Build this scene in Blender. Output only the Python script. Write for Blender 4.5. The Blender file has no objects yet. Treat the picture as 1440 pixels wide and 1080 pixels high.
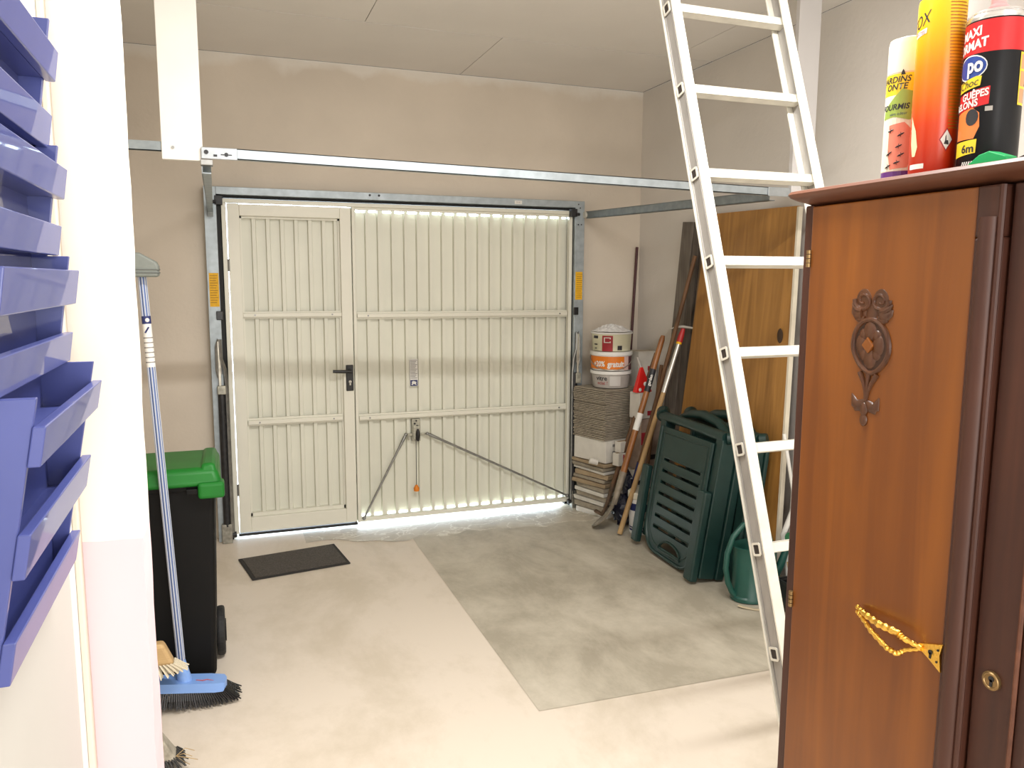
import bpy, bmesh, math, random
from mathutils import Vector, Matrix
R = math.radians
random.seed(7)
S = bpy.context.scene
COL = S.collection

# ------------------------------------------------------------------ camera
cd = bpy.data.cameras.new('camera')
cam = bpy.data.objects.new('camera', cd); COL.objects.link(cam)
yaw, pitch, roll = R(20.0), R(7.515), R(0.2475)
fw = Vector((math.sin(yaw)*math.cos(pitch), math.cos(yaw)*math.cos(pitch), -math.sin(pitch)))
rt = Vector((math.cos(yaw), -math.sin(yaw), 0)); up = rt.cross(fw)
r_ = rt*math.cos(roll) + up*math.sin(roll); u_ = -rt*math.sin(roll) + up*math.cos(roll)
cam.matrix_world = Matrix(((r_.x, u_.x, -fw.x, 0), (r_.y, u_.y, -fw.y, 0), (r_.z, u_.z, -fw.z, 1.544), (0, 0, 0, 1)))
cd.sensor_fit = 'HORIZONTAL'; cd.sensor_width = 36.0; cd.lens = 36.0*1110.7/1440
cd.clip_start = 0.02; cd.clip_end = 200
S.camera = cam

# ------------------------------------------------------------------ world, lights, exposure
S.view_settings.view_transform = 'Standard'; S.view_settings.look = 'None'
S.view_settings.gamma = 1.0; S.view_settings.use_curve_mapping = False
S.view_settings.exposure = 0.0
w = bpy.data.worlds.new('daylight'); S.world = w; w.use_nodes = True
bg = w.node_tree.nodes['Background']; bg.inputs[0].default_value = (0.72, 0.87, 1.0, 1); bg.inputs[1].default_value = 16.0

def area(name, loc, direction, sx, sy, power, col):
    l = bpy.data.lights.new(name, 'AREA'); l.shape = 'RECTANGLE'; l.size = sx; l.size_y = sy
    l.energy = power; l.color = col
    o = bpy.data.objects.new(name, l); COL.objects.link(o); o.location = loc
    o.rotation_euler = Vector(direction).to_track_quat('-Z', 'Z').to_euler()
    return o
area('window_daylight', (0.75, -1.72, 1.55), (0.05, 1, -0.08), 2.2, 1.6, 92, (1.0, 0.985, 0.965))
area('ceiling_tube_light', (0.9, 1.43, 2.76), (0, 0.0, -1), 1.3, 0.08, 78, (1.0, 0.985, 0.96))

# ------------------------------------------------------------------ materials
MATS = {}
def mat(name, col, rough=0.5, metal=0.0, var=0.0, scale=8.0, bump=0.0, bscale=60.0, coat=0.0, stretch=(1, 1, 1), spec=None, trans=0.0):
    if name in MATS: return MATS[name]
    m = bpy.data.materials.new(name); m.use_nodes = True
    nt = m.node_tree; b = nt.nodes['Principled BSDF']
    b.inputs['Base Color'].default_value = (*col, 1); b.inputs['Roughness'].default_value = rough
    b.inputs['Metallic'].default_value = metal; b.inputs['Coat Weight'].default_value = coat
    if spec is not None: b.inputs['Specular IOR Level'].default_value = spec
    if trans: b.inputs['Transmission Weight'].default_value = trans
    tc = nt.nodes.new('ShaderNodeTexCoord'); mp = nt.nodes.new('ShaderNodeMapping')
    mp.inputs['Scale'].default_value = stretch
    nt.links.new(tc.outputs['Object'], mp.inputs[0])
    if var:
        n = nt.nodes.new('ShaderNodeTexNoise'); n.inputs['Scale'].default_value = scale; n.inputs['Detail'].default_value = 6
        nt.links.new(mp.outputs[0], n.inputs['Vector'])
        cr = nt.nodes.new('ShaderNodeValToRGB')
        cr.color_ramp.elements[0].position = 0.3; cr.color_ramp.elements[1].position = 0.7
        cr.color_ramp.elements[0].color = (*[c*(1-var) for c in col], 1)
        cr.color_ramp.elements[1].color = (*[min(1, c*(1+var)) for c in col], 1)
        nt.links.new(n.outputs['Fac'], cr.inputs[0]); nt.links.new(cr.outputs[0], b.inputs['Base Color'])
    if bump:
        n2 = nt.nodes.new('ShaderNodeTexNoise'); n2.inputs['Scale'].default_value = bscale; n2.inputs['Detail'].default_value = 4
        nt.links.new(mp.outputs[0], n2.inputs['Vector'])
        bp = nt.nodes.new('ShaderNodeBump'); bp.inputs['Strength'].default_value = bump; bp.inputs['Distance'].default_value = 0.01
        nt.links.new(n2.outputs['Fac'], bp.inputs['Height']); nt.links.new(bp.outputs[0], b.inputs['Normal'])
    MATS[name] = m
    return m

def wood(name, c1, c2, rough=0.4, scale=3.0, axis='Z', coat=0.0, dist=3.0, fig=0.0):
    m = bpy.data.materials.new(name); m.use_nodes = True; nt = m.node_tree; b = nt.nodes['Principled BSDF']
    tc = nt.nodes.new('ShaderNodeTexCoord'); mp = nt.nodes.new('ShaderNodeMapping')
    st = {'X': (0.06, 1, 1), 'Y': (1, 0.06, 1), 'Z': (1, 1, 0.06)}[axis]
    mp.inputs['Scale'].default_value = st
    n = nt.nodes.new('ShaderNodeTexNoise'); n.inputs['Scale'].default_value = scale*14; n.inputs['Detail'].default_value = 8; n.inputs['Distortion'].default_value = dist*0.2
    n2 = nt.nodes.new('ShaderNodeTexNoise'); n2.inputs['Scale'].default_value = scale; n2.inputs['Detail'].default_value = 3
    nt.links.new(tc.outputs['Object'], mp.inputs[0]); nt.links.new(mp.outputs[0], n.inputs['Vector']); nt.links.new(tc.outputs['Object'], n2.inputs['Vector'])
    mx = nt.nodes.new('ShaderNodeMath'); mx.operation = 'MULTIPLY_ADD'; mx.inputs[1].default_value = 0.55
    ad = nt.nodes.new('ShaderNodeMath'); ad.operation = 'MULTIPLY'; ad.inputs[1].default_value = 0.45
    nt.links.new(n2.outputs['Fac'], ad.inputs[0]); nt.links.new(n.outputs['Fac'], mx.inputs[0]); nt.links.new(ad.outputs[0], mx.inputs[2])
    cr = nt.nodes.new('ShaderNodeValToRGB'); cr.color_ramp.elements[0].position = 0.35; cr.color_ramp.elements[1].position = 0.65
    cr.color_ramp.elements[0].color = (*c1, 1); cr.color_ramp.elements[1].color = (*c2, 1)
    nt.links.new(mx.outputs[0], cr.inputs[0]); nt.links.new(cr.outputs[0], b.inputs['Base Color'])
    b.inputs['Roughness'].default_value = rough; b.inputs['Coat Weight'].default_value = coat; b.inputs['Coat Roughness'].default_value = 0.25
    bp = nt.nodes.new('ShaderNodeBump'); bp.inputs['Strength'].default_value = 0.08; bp.inputs['Distance'].default_value = 0.004
    nt.links.new(n.outputs['Fac'], bp.inputs['Height']); nt.links.new(bp.outputs[0], b.inputs['Normal'])
    return m

def filled(m, zf):
    # lighter filler smeared along the joint with the ceiling
    nt = m.node_tree; b = nt.nodes['Principled BSDF']; src = b.inputs['Base Color'].links[0].from_socket
    g = nt.nodes.new('ShaderNodeNewGeometry'); sx = nt.nodes.new('ShaderNodeSeparateXYZ'); nt.links.new(g.outputs['Position'], sx.inputs[0])
    n = nt.nodes.new('ShaderNodeTexNoise'); n.inputs['Scale'].default_value = 3.5; n.inputs['Detail'].default_value = 6; nt.links.new(g.outputs['Position'], n.inputs['Vector'])
    ma = nt.nodes.new('ShaderNodeMath'); ma.operation = 'MULTIPLY_ADD'; ma.inputs[1].default_value = 0.28; nt.links.new(n.outputs['Fac'], ma.inputs[0]); nt.links.new(sx.outputs['Z'], ma.inputs[2])
    mr = nt.nodes.new('ShaderNodeMapRange'); mr.inputs['From Min'].default_value = zf; mr.inputs['From Max'].default_value = zf+0.05; nt.links.new(ma.outputs[0], mr.inputs['Value'])
    mh = nt.nodes.new('ShaderNodeMath'); mh.operation = 'MULTIPLY'; mh.inputs[1].default_value = 0.7; nt.links.new(mr.outputs[0], mh.inputs[0])
    mx = nt.nodes.new('ShaderNodeMix'); mx.data_type = 'RGBA'; mx.inputs[7].default_value = (0.80, 0.76, 0.69, 1)
    nt.links.new(mh.outputs[0], mx.inputs[0]); nt.links.new(src, mx.inputs[6]); nt.links.new(mx.outputs[2], b.inputs['Base Color'])
    return m
WALL = filled(mat('plaster_wall', (0.68, 0.605, 0.51), 0.9, var=0.07, scale=1.6, bump=0.15, bscale=40), 2.86)
WALLR = mat('plaster_wall_right', (0.69, 0.65, 0.60), 0.9, var=0.06, scale=1.3, bump=0.15, bscale=40)
CEIL = mat('ceiling_paint', (0.82, 0.785, 0.74), 0.9, var=0.03, scale=2, bump=0.05, bscale=30)
JOINT = mat('dark_joint', (0.12, 0.10, 0.09), 0.9)
PIERC = (0.82, 0.78, 0.71)
DOORW = mat('cream_door_paint', (0.74, 0.735, 0.63), 0.42, var=0.04, scale=3)
DOORF = mat('cream_frame_paint', (0.78, 0.765, 0.66), 0.4, var=0.03, scale=4)
GALV = mat('galvanised_steel', (0.39, 0.44, 0.47), 0.5, 0.6, var=0.14, scale=25)
STEEL = mat('grey_steel', (0.30, 0.30, 0.29), 0.4, 0.8, var=0.2, scale=30)
DARK = mat('dark_steel', (0.025, 0.025, 0.027), 0.45, 0.3, var=0.3, scale=40)
BLACK = mat('black_plastic', (0.010, 0.010, 0.011), 0.35)
RUBBER = mat('black_rubber', (0.012, 0.012, 0.012), 0.7)
WHITEP = mat('white_paint', (0.76, 0.745, 0.70), 0.5, var=0.04, scale=5)
YELLOW = mat('yellow_sticker', (0.80, 0.44, 0.01), 0.6, var=0.1, scale=60)
YLINE = mat('sticker_print', (0.42, 0.22, 0.01), 0.6)
PAPER = mat('white_paper', (0.78, 0.77, 0.73), 0.6)
INK = mat('ink', (0.02, 0.02, 0.025), 0.5)
NAVY = mat('navy_ink', (0.02, 0.03, 0.13), 0.5)
GREYINK = mat('grey_ink', (0.25, 0.24, 0.23), 0.6)
ALU = mat('shaded_aluminium', (0.36, 0.34, 0.315), 0.5, 0.3, var=0.12, scale=30, bump=0.06, bscale=120, stretch=(1, 1, 0.25))  # darker copy of the ladder metal: shade on the side-facing webs painted in
ALUF = mat('lit_aluminium', (0.74, 0.71, 0.62), 0.5, 0.2, var=0.10, scale=18, bump=0.06, bscale=140)  # lighter copy of the same metal, its lit faces put into the colour
BLUE = mat('blue_lacquer', (0.050, 0.066, 0.250), 0.52, coat=0.50, var=0.08, scale=9)
CABD = wood('cabinet_door_veneer', (0.165, 0.045, 0.004), (0.300, 0.092, 0.008), 0.36, 1.6, 'Z', 0.12)
CABF = wood('cabinet_frame_wood', (0.036, 0.010, 0.005), (0.075, 0.022, 0.010), 0.52, 3.0, 'Z', 0.0)
CABT = wood('cabinet_cornice_wood', (0.085, 0.028, 0.014), (0.17, 0.062, 0.032), 0.42, 3.0, 'Y', 0.05)
CARV = wood('carved_wood', (0.050, 0.016, 0.005), (0.115, 0.036, 0.009), 0.4, 6.0, 'Z', 0.2)
CARVL = wood('carved_wood_ground', (0.028, 0.010, 0.005), (0.055, 0.018, 0.007), 0.5, 8.0, 'Z', 0.0)
BRASS = mat('gilt_brass', (0.88, 0.54, 0.10), 0.28, 1.0, bump=0.25, bscale=260)
OLDBR = mat('aged_brass', (0.30, 0.20, 0.09), 0.45, 0.9, var=0.2, scale=80)
PLY = wood('old_plywood', (0.22, 0.098, 0.020), (0.44, 0.215, 0.050), 0.55, 1.3, 'Z', 0.0, 6)
GREYW = wood('weathered_board', (0.075, 0.062, 0.050), (0.20, 0.17, 0.14), 0.85, 4.0, 'Z')
HANDLE = wood('varnished_handle', (0.20, 0.070, 0.018), (0.34, 0.135, 0.035), 0.4, 5.0, 'Z', 0.2)
HANDLD = wood('dark_handle', (0.085, 0.040, 0.018), (0.17, 0.085, 0.035), 0.6, 5.0, 'Z')
HANDLL = wood('pale_handle', (0.34, 0.21, 0.09), (0.50, 0.33, 0.15), 0.6, 5.0, 'Z')
MAROON = mat('maroon_enamel', (0.060, 0.010, 0.012), 0.4)
RUST = mat('rusty_iron', (0.13, 0.085, 0.055), 0.75, 0.3, var=0.4, scale=40, bump=0.2, bscale=90)
BLADE = mat('worn_blade', (0.27, 0.23, 0.18), 0.6, 0.4, var=0.3, scale=25)
GREENP = mat('dark_green_plastic', (0.007, 0.030, 0.026), 0.42, var=0.12, scale=14)
GREENC = mat('can_green_plastic', (0.014, 0.075, 0.058), 0.4, var=0.08, scale=12)
BINBLK = mat('bin_black', (0.004, 0.004, 0.004), 0.6, spec=0.2)
BINGRN = mat('bin_green', (0.008, 0.145, 0.016), 0.45, spec=0.3, var=0.08, scale=10)
CARD = mat('grey_cardboard', (0.33, 0.285, 0.22), 0.85, var=0.15, scale=30)
CARD2 = mat('brown_cardboard', (0.36, 0.27, 0.17), 0.9, var=0.18, scale=18)
CARTON = mat('white_carton', (0.66, 0.63, 0.57), 0.7, var=0.07, scale=14)
REDP = mat('red_plastic', (0.72, 0.02, 0.015), 0.4)
REDI = mat('red_print', (0.35, 0.02, 0.03), 0.6)
ORANGE = mat('orange_print', (0.72, 0.19, 0.01), 0.5)
IVORY = mat('ivory_plastic', (0.70, 0.68, 0.50), 0.45)
WHITEPL = mat('white_plastic', (0.80, 0.79, 0.76), 0.4)
LGREY = mat('light_grey_plastic', (0.42, 0.39, 0.36), 0.5, var=0.08, scale=20)
FILM = mat('crumpled_film', (0.80, 0.80, 0.80), 0.25, var=0.1, scale=40)
BROOMB = mat('broom_blue_plastic', (0.20, 0.36, 0.74), 0.35)
BROOMS = mat('pole_blue_stripe', (0.10, 0.15, 0.32), 0.35, 0.3)
BROOML = mat('pole_pale_stripe', (0.62, 0.67, 0.78), 0.3, 0.3)
GREYPL = mat('grey_broom_plastic', (0.19, 0.21, 0.19), 0.5, var=0.08, scale=30)
TANW = wood('tan_brush_wood', (0.42, 0.27, 0.12), (0.58, 0.40, 0.19), 0.6, 6.0, 'X')
MATT = mat('doormat_pile', (0.085, 0.074, 0.062), 0.95, var=0.4, scale=120, bump=0.6, bscale=300)
MATE = mat('doormat_border', (0.022, 0.020, 0.018), 0.8)
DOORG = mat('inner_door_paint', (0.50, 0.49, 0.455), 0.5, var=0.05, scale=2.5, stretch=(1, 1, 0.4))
TWIG = mat('dry_twig', (0.42, 0.30, 0.15), 0.9, var=0.2, scale=30)

def pier_mat():
    m = bpy.data.materials.new('pier_paint'); m.use_nodes = True; nt = m.node_tree; b = nt.nodes['Principled BSDF']
    g = nt.nodes.new('ShaderNodeNewGeometry'); sx = nt.nodes.new('ShaderNodeSeparateXYZ'); nt.links.new(g.outputs['Position'], sx.inputs[0])
    n = nt.nodes.new('ShaderNodeTexNoise'); n.inputs['Scale'].default_value = 9
    nt.links.new(g.outputs['Position'], n.inputs['Vector'])
    ma = nt.nodes.new('ShaderNodeMath'); ma.operation = 'MULTIPLY_ADD'; ma.inputs[1].default_value = 0.02
    nt.links.new(n.outputs['Fac'], ma.inputs[0]); nt.links.new(sx.outputs['Z'], ma.inputs[2])
    lt = nt.nodes.new('ShaderNodeMath'); lt.operation = 'LESS_THAN'; lt.inputs[1].default_value = 1.172
    nt.links.new(ma.outputs[0], lt.inputs[0])
    mx = nt.nodes.new('ShaderNodeMix'); mx.data_type = 'RGBA'; mx.inputs[6].default_value = (*PIERC, 1); mx.inputs[7].default_value = (0.76, 0.57, 0.61, 1)
    nt.links.new(lt.outputs[0], mx.inputs[0]); nt.links.new(mx.outputs[2], b.inputs['Base Color'])
    b.inputs['Roughness'].default_value = 0.85
    bp = nt.nodes.new('ShaderNodeBump'); bp.inputs['Strength'].default_value = 0.2; bp.inputs['Distance'].default_value = 0.004
    n2 = nt.nodes.new('ShaderNodeTexNoise'); n2.inputs['Scale'].default_value = 30
    nt.links.new(g.outputs['Position'], n2.inputs['Vector']); nt.links.new(n2.outputs['Fac'], bp.inputs['Height']); nt.links.new(bp.outputs[0], b.inputs['Normal'])
    return m
PIER = pier_mat()

def floor_mat(name, c1, c2, vscale, c3=None, crackle=False):
    m = bpy.data.materials.new(name); m.use_nodes = True; nt = m.node_tree; b = nt.nodes['Principled BSDF']
    g = nt.nodes.new('ShaderNodeNewGeometry')
    n = nt.nodes.new('ShaderNodeTexNoise'); n.inputs['Scale'].default_value = vscale; n.inputs['Detail'].default_value = 12; n.inputs['Roughness'].default_value = 0.70
    n.inputs['Distortion'].default_value = 0.25
    mp = nt.nodes.new('ShaderNodeMapping'); mp.inputs['Scale'].default_value = (1.25, 0.75, 1)
    nt.links.new(g.outputs['Position'], mp.inputs[0]); nt.links.new(mp.outputs[0], n.inputs['Vector'])
    cr = nt.nodes.new('ShaderNodeValToRGB'); cr.color_ramp.elements[0].position = 0.40; cr.color_ramp.elements[1].position = 0.54
    cr.color_ramp.elements[0].color = (*c1, 1); cr.color_ramp.elements[1].color = (*c2, 1)
    if c3: 
        e = cr.color_ramp.elements.new(0.66); e.color = (*c3, 1)
    nt.links.new(n.outputs['Fac'], cr.inputs[0])
    n3 = nt.nodes.new('ShaderNodeTexNoise'); n3.inputs['Scale'].default_value = 60; n3.inputs['Detail'].default_value = 4
    nt.links.new(g.outputs['Position'], n3.inputs['Vector'])
    last = cr.outputs[0]
    bp = nt.nodes.new('ShaderNodeBump'); bp.inputs['Strength'].default_value = 0.12; bp.inputs['Distance'].default_value = 0.003
    nt.links.new(n3.outputs['Fac'], bp.inputs['Height'])
    if crackle:
        v = nt.nodes.new('ShaderNodeTexNoise'); v.noise_type = 'RIDGED_MULTIFRACTAL'; v.inputs['Scale'].default_value = 3.2; v.inputs['Detail'].default_value = 5; v.inputs['Distortion'].default_value = 1.2
        mp2 = nt.nodes.new('ShaderNodeMapping'); mp2.inputs['Scale'].default_value = (0.7, 1.5, 1)
        nt.links.new(g.outputs['Position'], mp2.inputs[0]); nt.links.new(mp2.outputs[0], v.inputs['Vector'])
        cr2 = nt.nodes.new('ShaderNodeValToRGB'); cr2.color_ramp.elements[0].position = 0.0; cr2.color_ramp.elements[1].position = 0.045
        cr2.color_ramp.elements[0].color = (1, 1, 1, 1); cr2.color_ramp.elements[1].color = (0, 0, 0, 1)
        vo = nt.nodes.new('ShaderNodeTexVoronoi'); vo.feature = 'DISTANCE_TO_EDGE'; vo.inputs['Scale'].default_value = 5.0
        ns = nt.nodes.new('ShaderNodeTexNoise'); ns.inputs['Scale'].default_value = 4.0; ns.inputs['Detail'].default_value = 5
        nt.links.new(g.outputs['Position'], ns.inputs['Vector'])
        va = nt.nodes.new('ShaderNodeVectorMath'); va.operation = 'MULTIPLY_ADD'; va.inputs[1].default_value = (0.7, 0.7, 0)
        nt.links.new(ns.outputs['Color'], va.inputs[0]); nt.links.new(mp2.outputs[0], va.inputs[2]); nt.links.new(va.outputs[0], vo.inputs['Vector'])
        nt.links.new(vo.outputs['Distance'], cr2.inputs[0])
        mx = nt.nodes.new('ShaderNodeMix'); mx.data_type = 'RGBA'; mx.inputs[7].default_value = (0.74, 0.70, 0.60, 1)
        nt.links.new(cr2.outputs[0], mx.inputs[0]); nt.links.new(last, mx.inputs[6]); last = mx.outputs[2]
        b.inputs['Roughness'].default_value = 0.42
        bp.inputs['Strength'].default_value = 0.35; nt.links.new(v.outputs['Fac'], bp.inputs['Height'])
    else: b.inputs['Roughness'].default_value = 0.55
    nt.links.new(last, b.inputs['Base Color']); nt.links.new(bp.outputs[0], b.inputs['Normal'])
    return m
FLOORP = floor_mat('painted_floor', (0.62, 0.545, 0.44), (0.72, 0.64, 0.54), 1.3)
FLOORC = floor_mat('bare_concrete', (0.385, 0.345, 0.27), (0.50, 0.455, 0.365), 2.4, (0.58, 0.53, 0.435))
FLOORK = floor_mat('crackled_paint', (0.44, 0.39, 0.305), (0.54, 0.485, 0.385), 3.0, None, True)

# ------------------------------------------------------------------ mesh helpers
class MB:
    def __init__(s): s.bm = bmesh.new()
    def pts(s, vs, fs):
        v = [s.bm.verts.new(p) for p in vs]
        for f in fs:
            try: s.bm.faces.new([v[i] for i in f])
            except ValueError: pass
        return s
    def box(s, x0, x1, y0, y1, z0, z1):
        vs = [(x, y, z) for x in (x0, x1) for y in (y0, y1) for z in (z0, z1)]
        return s.pts(vs, [(0, 1, 3, 2), (4, 6, 7, 5), (0, 4, 5, 1), (2, 3, 7, 6), (0, 2, 6, 4), (1, 5, 7, 3)])
    def hexa(s, vs):   # 8 verts: bottom 4 then top 4
        return s.pts(vs, [(3, 2, 1, 0), (4, 5, 6, 7), (0, 1, 5, 4), (1, 2, 6, 5), (2, 3, 7, 6), (3, 0, 4, 7)])
    def obox(s, o, a, b, c, la, lb, lc):   # oriented box: corner ranges along axes a,b,c
        o = Vector(o); vs = [o+a*i+b*j+c*k for i in la for j in lb for k in lc]
        return s.pts(vs, [(0, 1, 3, 2), (4, 6, 7, 5), (0, 4, 5, 1), (2, 3, 7, 6), (0, 2, 6, 4), (1, 5, 7, 3)])
    def tube(s, pts, rad, n=10, flat=1.0, cap=True, axis=None):
        pts = [Vector(p) for p in pts]; rings = []
        rads = rad if isinstance(rad, (list, tuple)) else [rad]*len(pts)
        prev = None
        for i, p in enumerate(pts):
            t = (pts[min(i+1, len(pts)-1)] - pts[max(i-1, 0)]).normalized()
            if axis is not None: a = Vector(axis); a = (a - t*a.dot(t)).normalized()
            elif prev is None:
                a = t.orthogonal().normalized()
            else: a = (prev - t*prev.dot(t)).normalized()
            prev = a; b = t.cross(a)
            rings.append([s.bm.verts.new(p + a*math.cos(2*math.pi*k/n)*rads[i]*flat + b*math.sin(2*math.pi*k/n)*rads[i]) for k in range(n)])
        for i in range(len(rings)-1):
            for k in range(n): s.bm.faces.new((rings[i][k], rings[i][(k+1) % n], rings[i+1][(k+1) % n], rings[i+1][k]))
        if cap:
            s.bm.faces.new(rings[0][::-1]); s.bm.faces.new(rings[-1])
        return s
    def lathe(s, prof, c=(0, 0, 0), n=32, sx=1.0, sy=1.0, cap=(True, True)):
        rings = [[s.bm.verts.new((c[0]+r*sx*math.cos(2*math.pi*k/n), c[1]+r*sy*math.sin(2*math.pi*k/n), c[2]+z)) for k in range(n)] for r, z in prof]
        for i in range(len(rings)-1):
            for k in range(n): s.bm.faces.new((rings[i][k], rings[i][(k+1) % n], rings[i+1][(k+1) % n], rings[i+1][k]))
        if cap[0]: s.bm.faces.new(rings[0][::-1])
        if cap[1]: s.bm.faces.new(rings[-1])
        return s
    def prism(s, poly, o, a, b, c, depth):   # polygon in (a,b) extruded along c
        o = Vector(o); a, b, c = Vector(a), Vector(b), Vector(c); n = len(poly)
        v0 = [s.bm.verts.new(o+a*p[0]+b*p[1]) for p in poly]; v1 = [s.bm.verts.new(o+a*p[0]+b*p[1]+c*depth) for p in poly]
        s.bm.faces.new(v0[::-1]); s.bm.faces.new(v1)
        for i in range(n): s.bm.faces.new((v0[i], v0[(i+1) % n], v1[(i+1) % n], v1[i]))
        return s
    def band(s, cx, cy, r, z0, z1, a0, a1, n=16):
        v0 = []; v1 = []
        for i in range(n+1):
            a = a0+(a1-a0)*i/n
            v0.append(s.bm.verts.new((cx+r*math.cos(a), cy+r*math.sin(a), z0))); v1.append(s.bm.verts.new((cx+r*math.cos(a), cy+r*math.sin(a), z1)))
        for i in range(n): s.bm.faces.new((v0[i], v0[i+1], v1[i+1], v1[i]))
        return s
    def sph(s, c, r, sx=1, sy=1, sz=1, u=14, v=9):
        m = Matrix.Translation(c) @ Matrix.Diagonal((r*sx, r*sy, r*sz, 1))
        bmesh.ops.create_uvsphere(s.bm, u_segments=u, v_segments=v, radius=1, matrix=m); return s

def link(name, me, m, parent=None):
    if m is not None and not me.materials: me.materials.append(m)
    o = bpy.data.objects.new(name, me); COL.objects.link(o)
    if parent is not None:
        o.parent = parent
        # parts are modelled where they stand; only an Empty has an offset to undo
        o.matrix_parent_inverse = Matrix.Translation(-parent.location)
    return o
def obj(name, mb, m, parent=None, smooth=False, bevel=0.0, seg=2, **props):
    bm = mb.bm
    bmesh.ops.recalc_face_normals(bm, faces=bm.faces)
    me = bpy.data.meshes.new(name); bm.to_mesh(me); bm.free()
    if smooth:
        me.polygons.foreach_set('use_smooth', [True]*len(me.polygons))
        me.set_sharp_from_angle(angle=R(40))
    o = link(name, me, m, parent)
    if bevel:
        b = o.modifiers.new('bevel', 'BEVEL'); b.width = bevel; b.segments = seg; b.limit_method = 'ANGLE'; b.angle_limit = R(40)
    for k, v in props.items(): o[k] = v
    return o
def thing(name, label, cat, loc, group=None):
    o = bpy.data.objects.new(name, None); COL.objects.link(o); o.location = loc; o.empty_display_size = 0.05
    o['label'] = label; o['category'] = cat
    if group: o['group'] = group
    return o
def tag(o, label, cat, group=None):
    o['label'] = label; o['category'] = cat
    if group: o['group'] = group
    return o
def struct(name, mb, m, **kw):
    o = obj(name, mb, m, **kw); o['kind'] = 'structure'; return o
def plate_mesh(outer, holes, depth):   # flat plate with holes, in local xy, thickness along z
    cu = bpy.data.curves.new('plate', 'CURVE'); cu.dimensions = '2D'; cu.fill_mode = 'BOTH'; cu.extrude = depth/2
    for poly in [outer]+holes:
        sp = cu.splines.new('POLY'); sp.points.add(len(poly)-1); sp.use_cyclic_u = True
        for i, p in enumerate(poly): sp.points[i].co = (p[0], p[1], 0, 1)
    o = bpy.data.objects.new('plate', cu); COL.objects.link(o)
    dg = bpy.context.evaluated_depsgraph_get(); me = bpy.data.meshes.new_from_object(o.evaluated_get(dg))
    bpy.data.objects.remove(o); bpy.data.curves.remove(cu); return me
def text_mesh(body, size, align='CENTER', shear=0.0, bold=0.0, sx=1.0):
    cu = bpy.data.curves.new('lettering', 'FONT'); cu.body = body; cu.size = size; cu.align_x = align; cu.align_y = 'CENTER'
    cu.shear = shear; cu.offset = bold; cu.resolution_u = 3
    o = bpy.data.objects.new('lettering', cu); COL.objects.link(o)
    dg = bpy.context.evaluated_depsgraph_get(); me = bpy.data.meshes.new_from_object(o.evaluated_get(dg))
    bpy.data.objects.remove(o); bpy.data.curves.remove(cu)
    for v in me.vertices: v.co.x *= sx
    return me
def text_flat(name, body, size, o, a, b, m, parent, **kw):
    me = text_mesh(body, size, **kw); o, a, b = Vector(o), Vector(a), Vector(b)
    for v in me.vertices: v.co = o+a*v.co.x+b*v.co.y
    me.materials.clear(); return link(name, me, m, parent)
def text_cyl(name, body, size, cx, cy, r, z, a0, m, parent, tilt=0.0, **kw):
    me = text_mesh(body, size, **kw)
    for v in me.vertices:
        u, h = v.co.x, v.co.y; a = a0+u/r
        v.co = (cx+r*math.cos(a), cy+r*math.sin(a), z+h+tilt*u)
    me.materials.clear(); return link(name, me, m, parent)
def roundrect(x0, x1, y0, y1, r, n=5):
    out = []
    for cx, cy, a in ((x1-r, y0+r, -90), (x1-r, y1-r, 0), (x0+r, y1-r, 90), (x0+r, y0+r, 180)):
        for i in range(n+1): t = R(a+90*i/n); out.append((cx+r*math.cos(t), cy+r*math.sin(t)))
    return out
X, Y, Z = Vector((1, 0, 0)), Vector((0, 1, 0)), Vector((0, 0, 1))

# ================================================================== SETTING
XL, XR, YB, YF, ZC = -0.58, 2.716, 4.90, -1.85, 2.80
OX0, OX1, OZ = -0.035, 2.212, 2.035          # garage door opening
# floor in three visible zones
fl = bpy.data.objects.new('floor', None); COL.objects.link(fl); fl['kind'] = 'structure'
obj('painted_slab', MB().box(XL-0.5, XR+0.2, YF-0.2, YB+0.25, -0.12, -0.001), FLOORP, fl)
def ground_patch(name, poly, m, z):
    mb = MB(); v = [mb.bm.verts.new((p[0], p[1], z)) for p in poly]; mb.bm.faces.new(v)
    return obj(name, mb, m, fl)
# the patch and the stained strip by the door lie in the same slab
ground_patch('concrete_patch', [(1.011, 2.477), (XR, 2.43), (XR, 4.66), (1.011, 4.66)], FLOORC, 0.0006)
e = []
random.seed(3)
for i in range(25): e.append((0.40+i*(XR-0.40)/24, 4.56-0.12*(i/24)+random.uniform(-0.05, 0.05)+(0.10 if i < 3 else 0)))
ground_patch('stained_strip', e+[(XR, 4.93), (0.40, 4.93)], FLOORK, 0.0012)

wb = MB()
wb.box(XL-0.2, OX0, YB, YB+0.2, 0, ZC).box(OX1, XR+0.2, YB, YB+0.2, 0, ZC).box(OX0, OX1, YB, YB+0.2, OZ, ZC)
struct('wall_back', wb, WALL)
struct('wall_right', MB().box(XR, XR+0.2, YF, YB, 0, ZC), WALLR)
struct('wall_left', MB().box(XL-0.2, XL, 1.25, YB, 0, ZC), WALL)
struct('wall_rear', MB().box(XL-0.7, XR+0.2, YF-0.2, YF, 0, ZC), WHITEP)
struct('wall_left_rear', MB().box(XL-0.7, XL-0.5, YF, 1.25, 0, ZC), WHITEP)
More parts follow.
